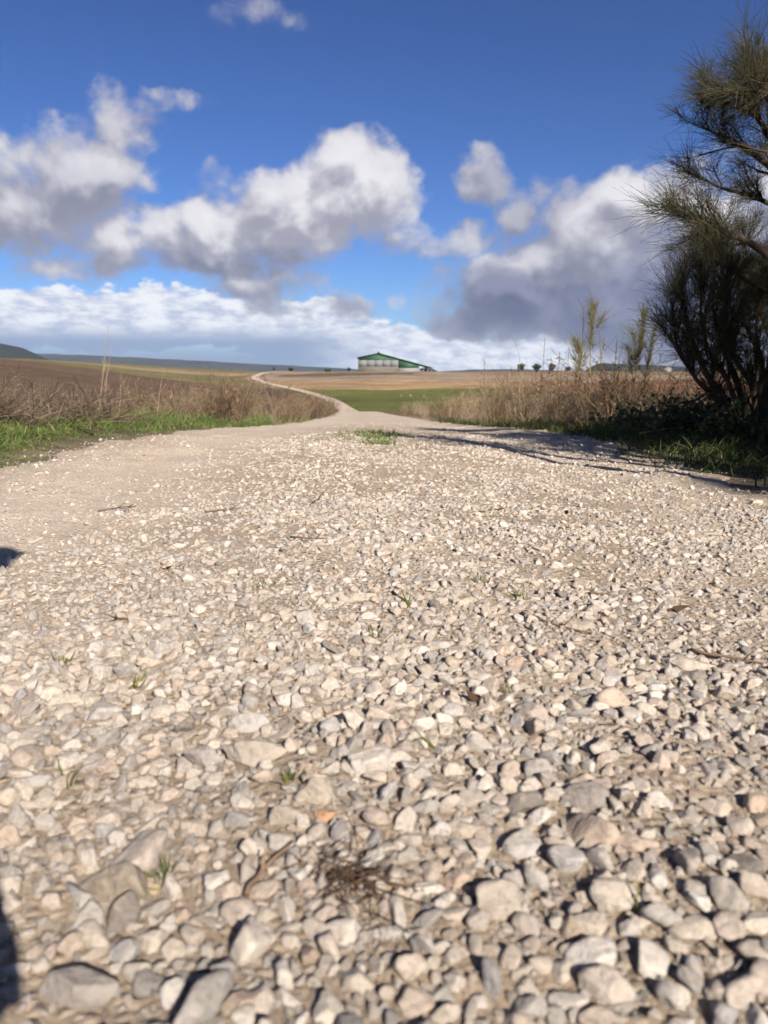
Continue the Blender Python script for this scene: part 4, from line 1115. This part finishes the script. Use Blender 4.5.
    def BUB(p):
        out_ = None
        for sc_, am in ((24, 1.0), (58, .5)):
            v = nt.nodes.new('ShaderNodeTexVoronoi'); v.voronoi_dimensions = '2D'; v.feature = 'SMOOTH_F1'; v.inputs['Scale'].default_value = sc_; v.inputs['Smoothness'].default_value = .35
            LK(VM('ADD', p, wv), v.inputs['Vector'])
            q_ = M('MULTIPLY', M('SUBTRACT', .42, v.outputs['Distance']), am)
            out_ = q_ if out_ is None else M('ADD', out_, q_)
        return out_
    def body(shift):
        pp = VM('ADD', p0, shift) if shift else p0
        m = lobes(VM('ADD', pw, shift) if shift else pw, LOBES)
        b = BUB(pp)
        n = M('SUBTRACT', NOISE(VM('MULTIPLY', pp, (1, 1.2, 1)), 13, 6, .52, dist=.3), .5)
        return m, b, n
    m0, b0_, s0 = body(None)
    m1, b1_, s1 = body((.012, .030, 0))
    other = M('MULTIPLY', SS(NOISE(VM('MULTIPLY', pw, (1, 1.8, 1)), 3.2, 2, .5), .50, .70), SS(away, .62, .85))
    md_ = M('MAXIMUM', m0, other)
    n = NOISE(VM('MULTIPLY', p0, (1, 1.2, 1)), 13, 10, .585, dist=.3)
    h0 = M('MULTIPLY_ADD', M('MULTIPLY', M('ADD', M('SUBTRACT', n, .47), M('MULTIPLY', b0_, .20)), SS(md_, .02, .40)), 1.7, md_)
    dens = SS(h0, .22, .86)
    sm = lambda m_, b_, n_: M('ADD', M('MULTIPLY', b_, .30), M('MULTIPLY_ADD', n_, 1.5, m_))
    lit = M('SUBTRACT', sm(m0, b0_, s0), sm(m1, b1_, s1))
    lit = SS(lit, -.28, .50)
    dk = SS(lobes(pw, DARK), .05, .95)
    thick = SS(h0, .35, 1.3)
    sky = nt.nodes.new('ShaderNodeTexSky'); sky.sky_type = 'NISHITA'; sky.sun_disc = False
    sky.sun_elevation = SUN_EL; sky.sun_rotation = SUN_AZ; sky.altitude = 800; sky.air_density = 1.0; sky.dust_density = .6; sky.ozone_density = 3.0
    # grade of the clear sky: steeper, deeper blue overhead, as on a clear winter day
    q0 = VM('SCALE', sky.outputs[0]); q0.node.inputs['Scale'].default_value = SKY_STRENGTH * 1.2
    gm = nt.nodes.new('ShaderNodeGamma'); LK(q0, gm.inputs[0]); gm.inputs[1].default_value = SKY_GAMMA
    base = VM('MULTIPLY', gm.outputs[0], tuple(v / SKY_STRENGTH for v in SKY_TINT))
    K = 1 / SKY_STRENGTH
    def c(r, g, b): return (r * K, g * K, b * K)
    # white band of far cumulus over the horizon
    bm = lobes(pw, BAND)
    bn = NOISE(VM('MULTIPLY', p0, (1, 2.6, 1)), 30, 9, .6)
    bd = M('MULTIPLY', SS(M('MULTIPLY_ADD', M('SUBTRACT', bn, .5), 1.2, bm), .02, .42), SS(bm, .02, .25))
    bd = M('MAXIMUM', bd, M('MULTIPLY', SS(el, .040, .012), .93))
    bcol = MIX(SS(bn, .35, .62), c(*BAND_LO), c(*BAND_HI))
    # blue grey foot of the band, low over the land
    foot = SS(el, .058, .030)
    bcol = MIX(M('MULTIPLY', foot, SS(az, .02, -.12)), bcol, c(*BAND_FOOT))
    col = MIX(bd, base, bcol)
    hi = MIX(lit, c(*CL_MID), c(*CL_HI)); lo = MIX(lit, c(*CL_DARK), c(*CL_DARK_LIT))
    cc = MIX(dk, hi, lo)
    cc = MIX(thick, MIX(.5, cc, c(*CL_MID)), cc)
    col = MIX(M('MULTIPLY', dens, .97), col, cc)
    bg = nt.nodes.new('ShaderNodeBackground'); bg.inputs['Strength'].default_value = SKY_STRENGTH
    LK(col, bg.inputs['Color']); LK(bg.outputs[0], out.inputs['Surface'])
    w.cycles.sampling_method = 'MANUAL'; w.cycles.sample_map_resolution = 512
SKY_STRENGTH = .1
SKY_TINT = (0.2361, 0.3038, 0.4410); SKY_GAMMA = 1.3
EXPOSURE = .98
BAND_LO, BAND_HI, BAND_FOOT = (0.2745, 0.3065, 0.3935), (0.4667, 0.4804, 0.5033), (0.1327, 0.1830, 0.2791)
CL_HI, CL_MID, CL_DARK, CL_DARK_LIT = (0.4484, 0.4392, 0.4529), (0.1830, 0.1830, 0.2214), (0.0421, 0.0512, 0.0988), (0.1299, 0.1345, 0.1967)
build_world()

sd = bpy.data.lights.new('sun', 'SUN'); sd.energy = 4.9; sd.angle = R(.53); sd.color = (1.0, .905, .79)
so = bpy.data.objects.new('sun', sd); COL.objects.link(so)
so.rotation_euler = Vector(SUNV).to_track_quat('Z', 'Y').to_euler(); so.location = (6, -8, 9)

cd = bpy.data.cameras.new('camera'); cam = bpy.data.objects.new('camera', cd); COL.objects.link(cam)
cam.location = (0, 0, H); cam.rotation_euler = (R(90) - PITCH, 0, 0)
cd.sensor_fit = 'VERTICAL'; cd.sensor_height = 24; cd.sensor_width = 18; cd.lens = 24 * FPX / 1024
cd.clip_start = .02; cd.clip_end = 30000
cd.dof.use_dof = True; cd.dof.focus_distance = 2.4; cd.dof.aperture_fstop = 3.7
SC.camera = cam
SC.view_settings.view_transform = 'Standard'; SC.view_settings.look = 'None'; SC.view_settings.exposure = EXPOSURE; SC.view_settings.gamma = 1
SC.view_settings.use_curve_mapping = False
SC.cycles.use_denoising = True
SC.cycles.max_bounces = 4; SC.cycles.diffuse_bounces = 2; SC.cycles.use_adaptive_sampling = True; SC.cycles.adaptive_threshold = .03; SC.cycles.transparent_max_bounces = 8
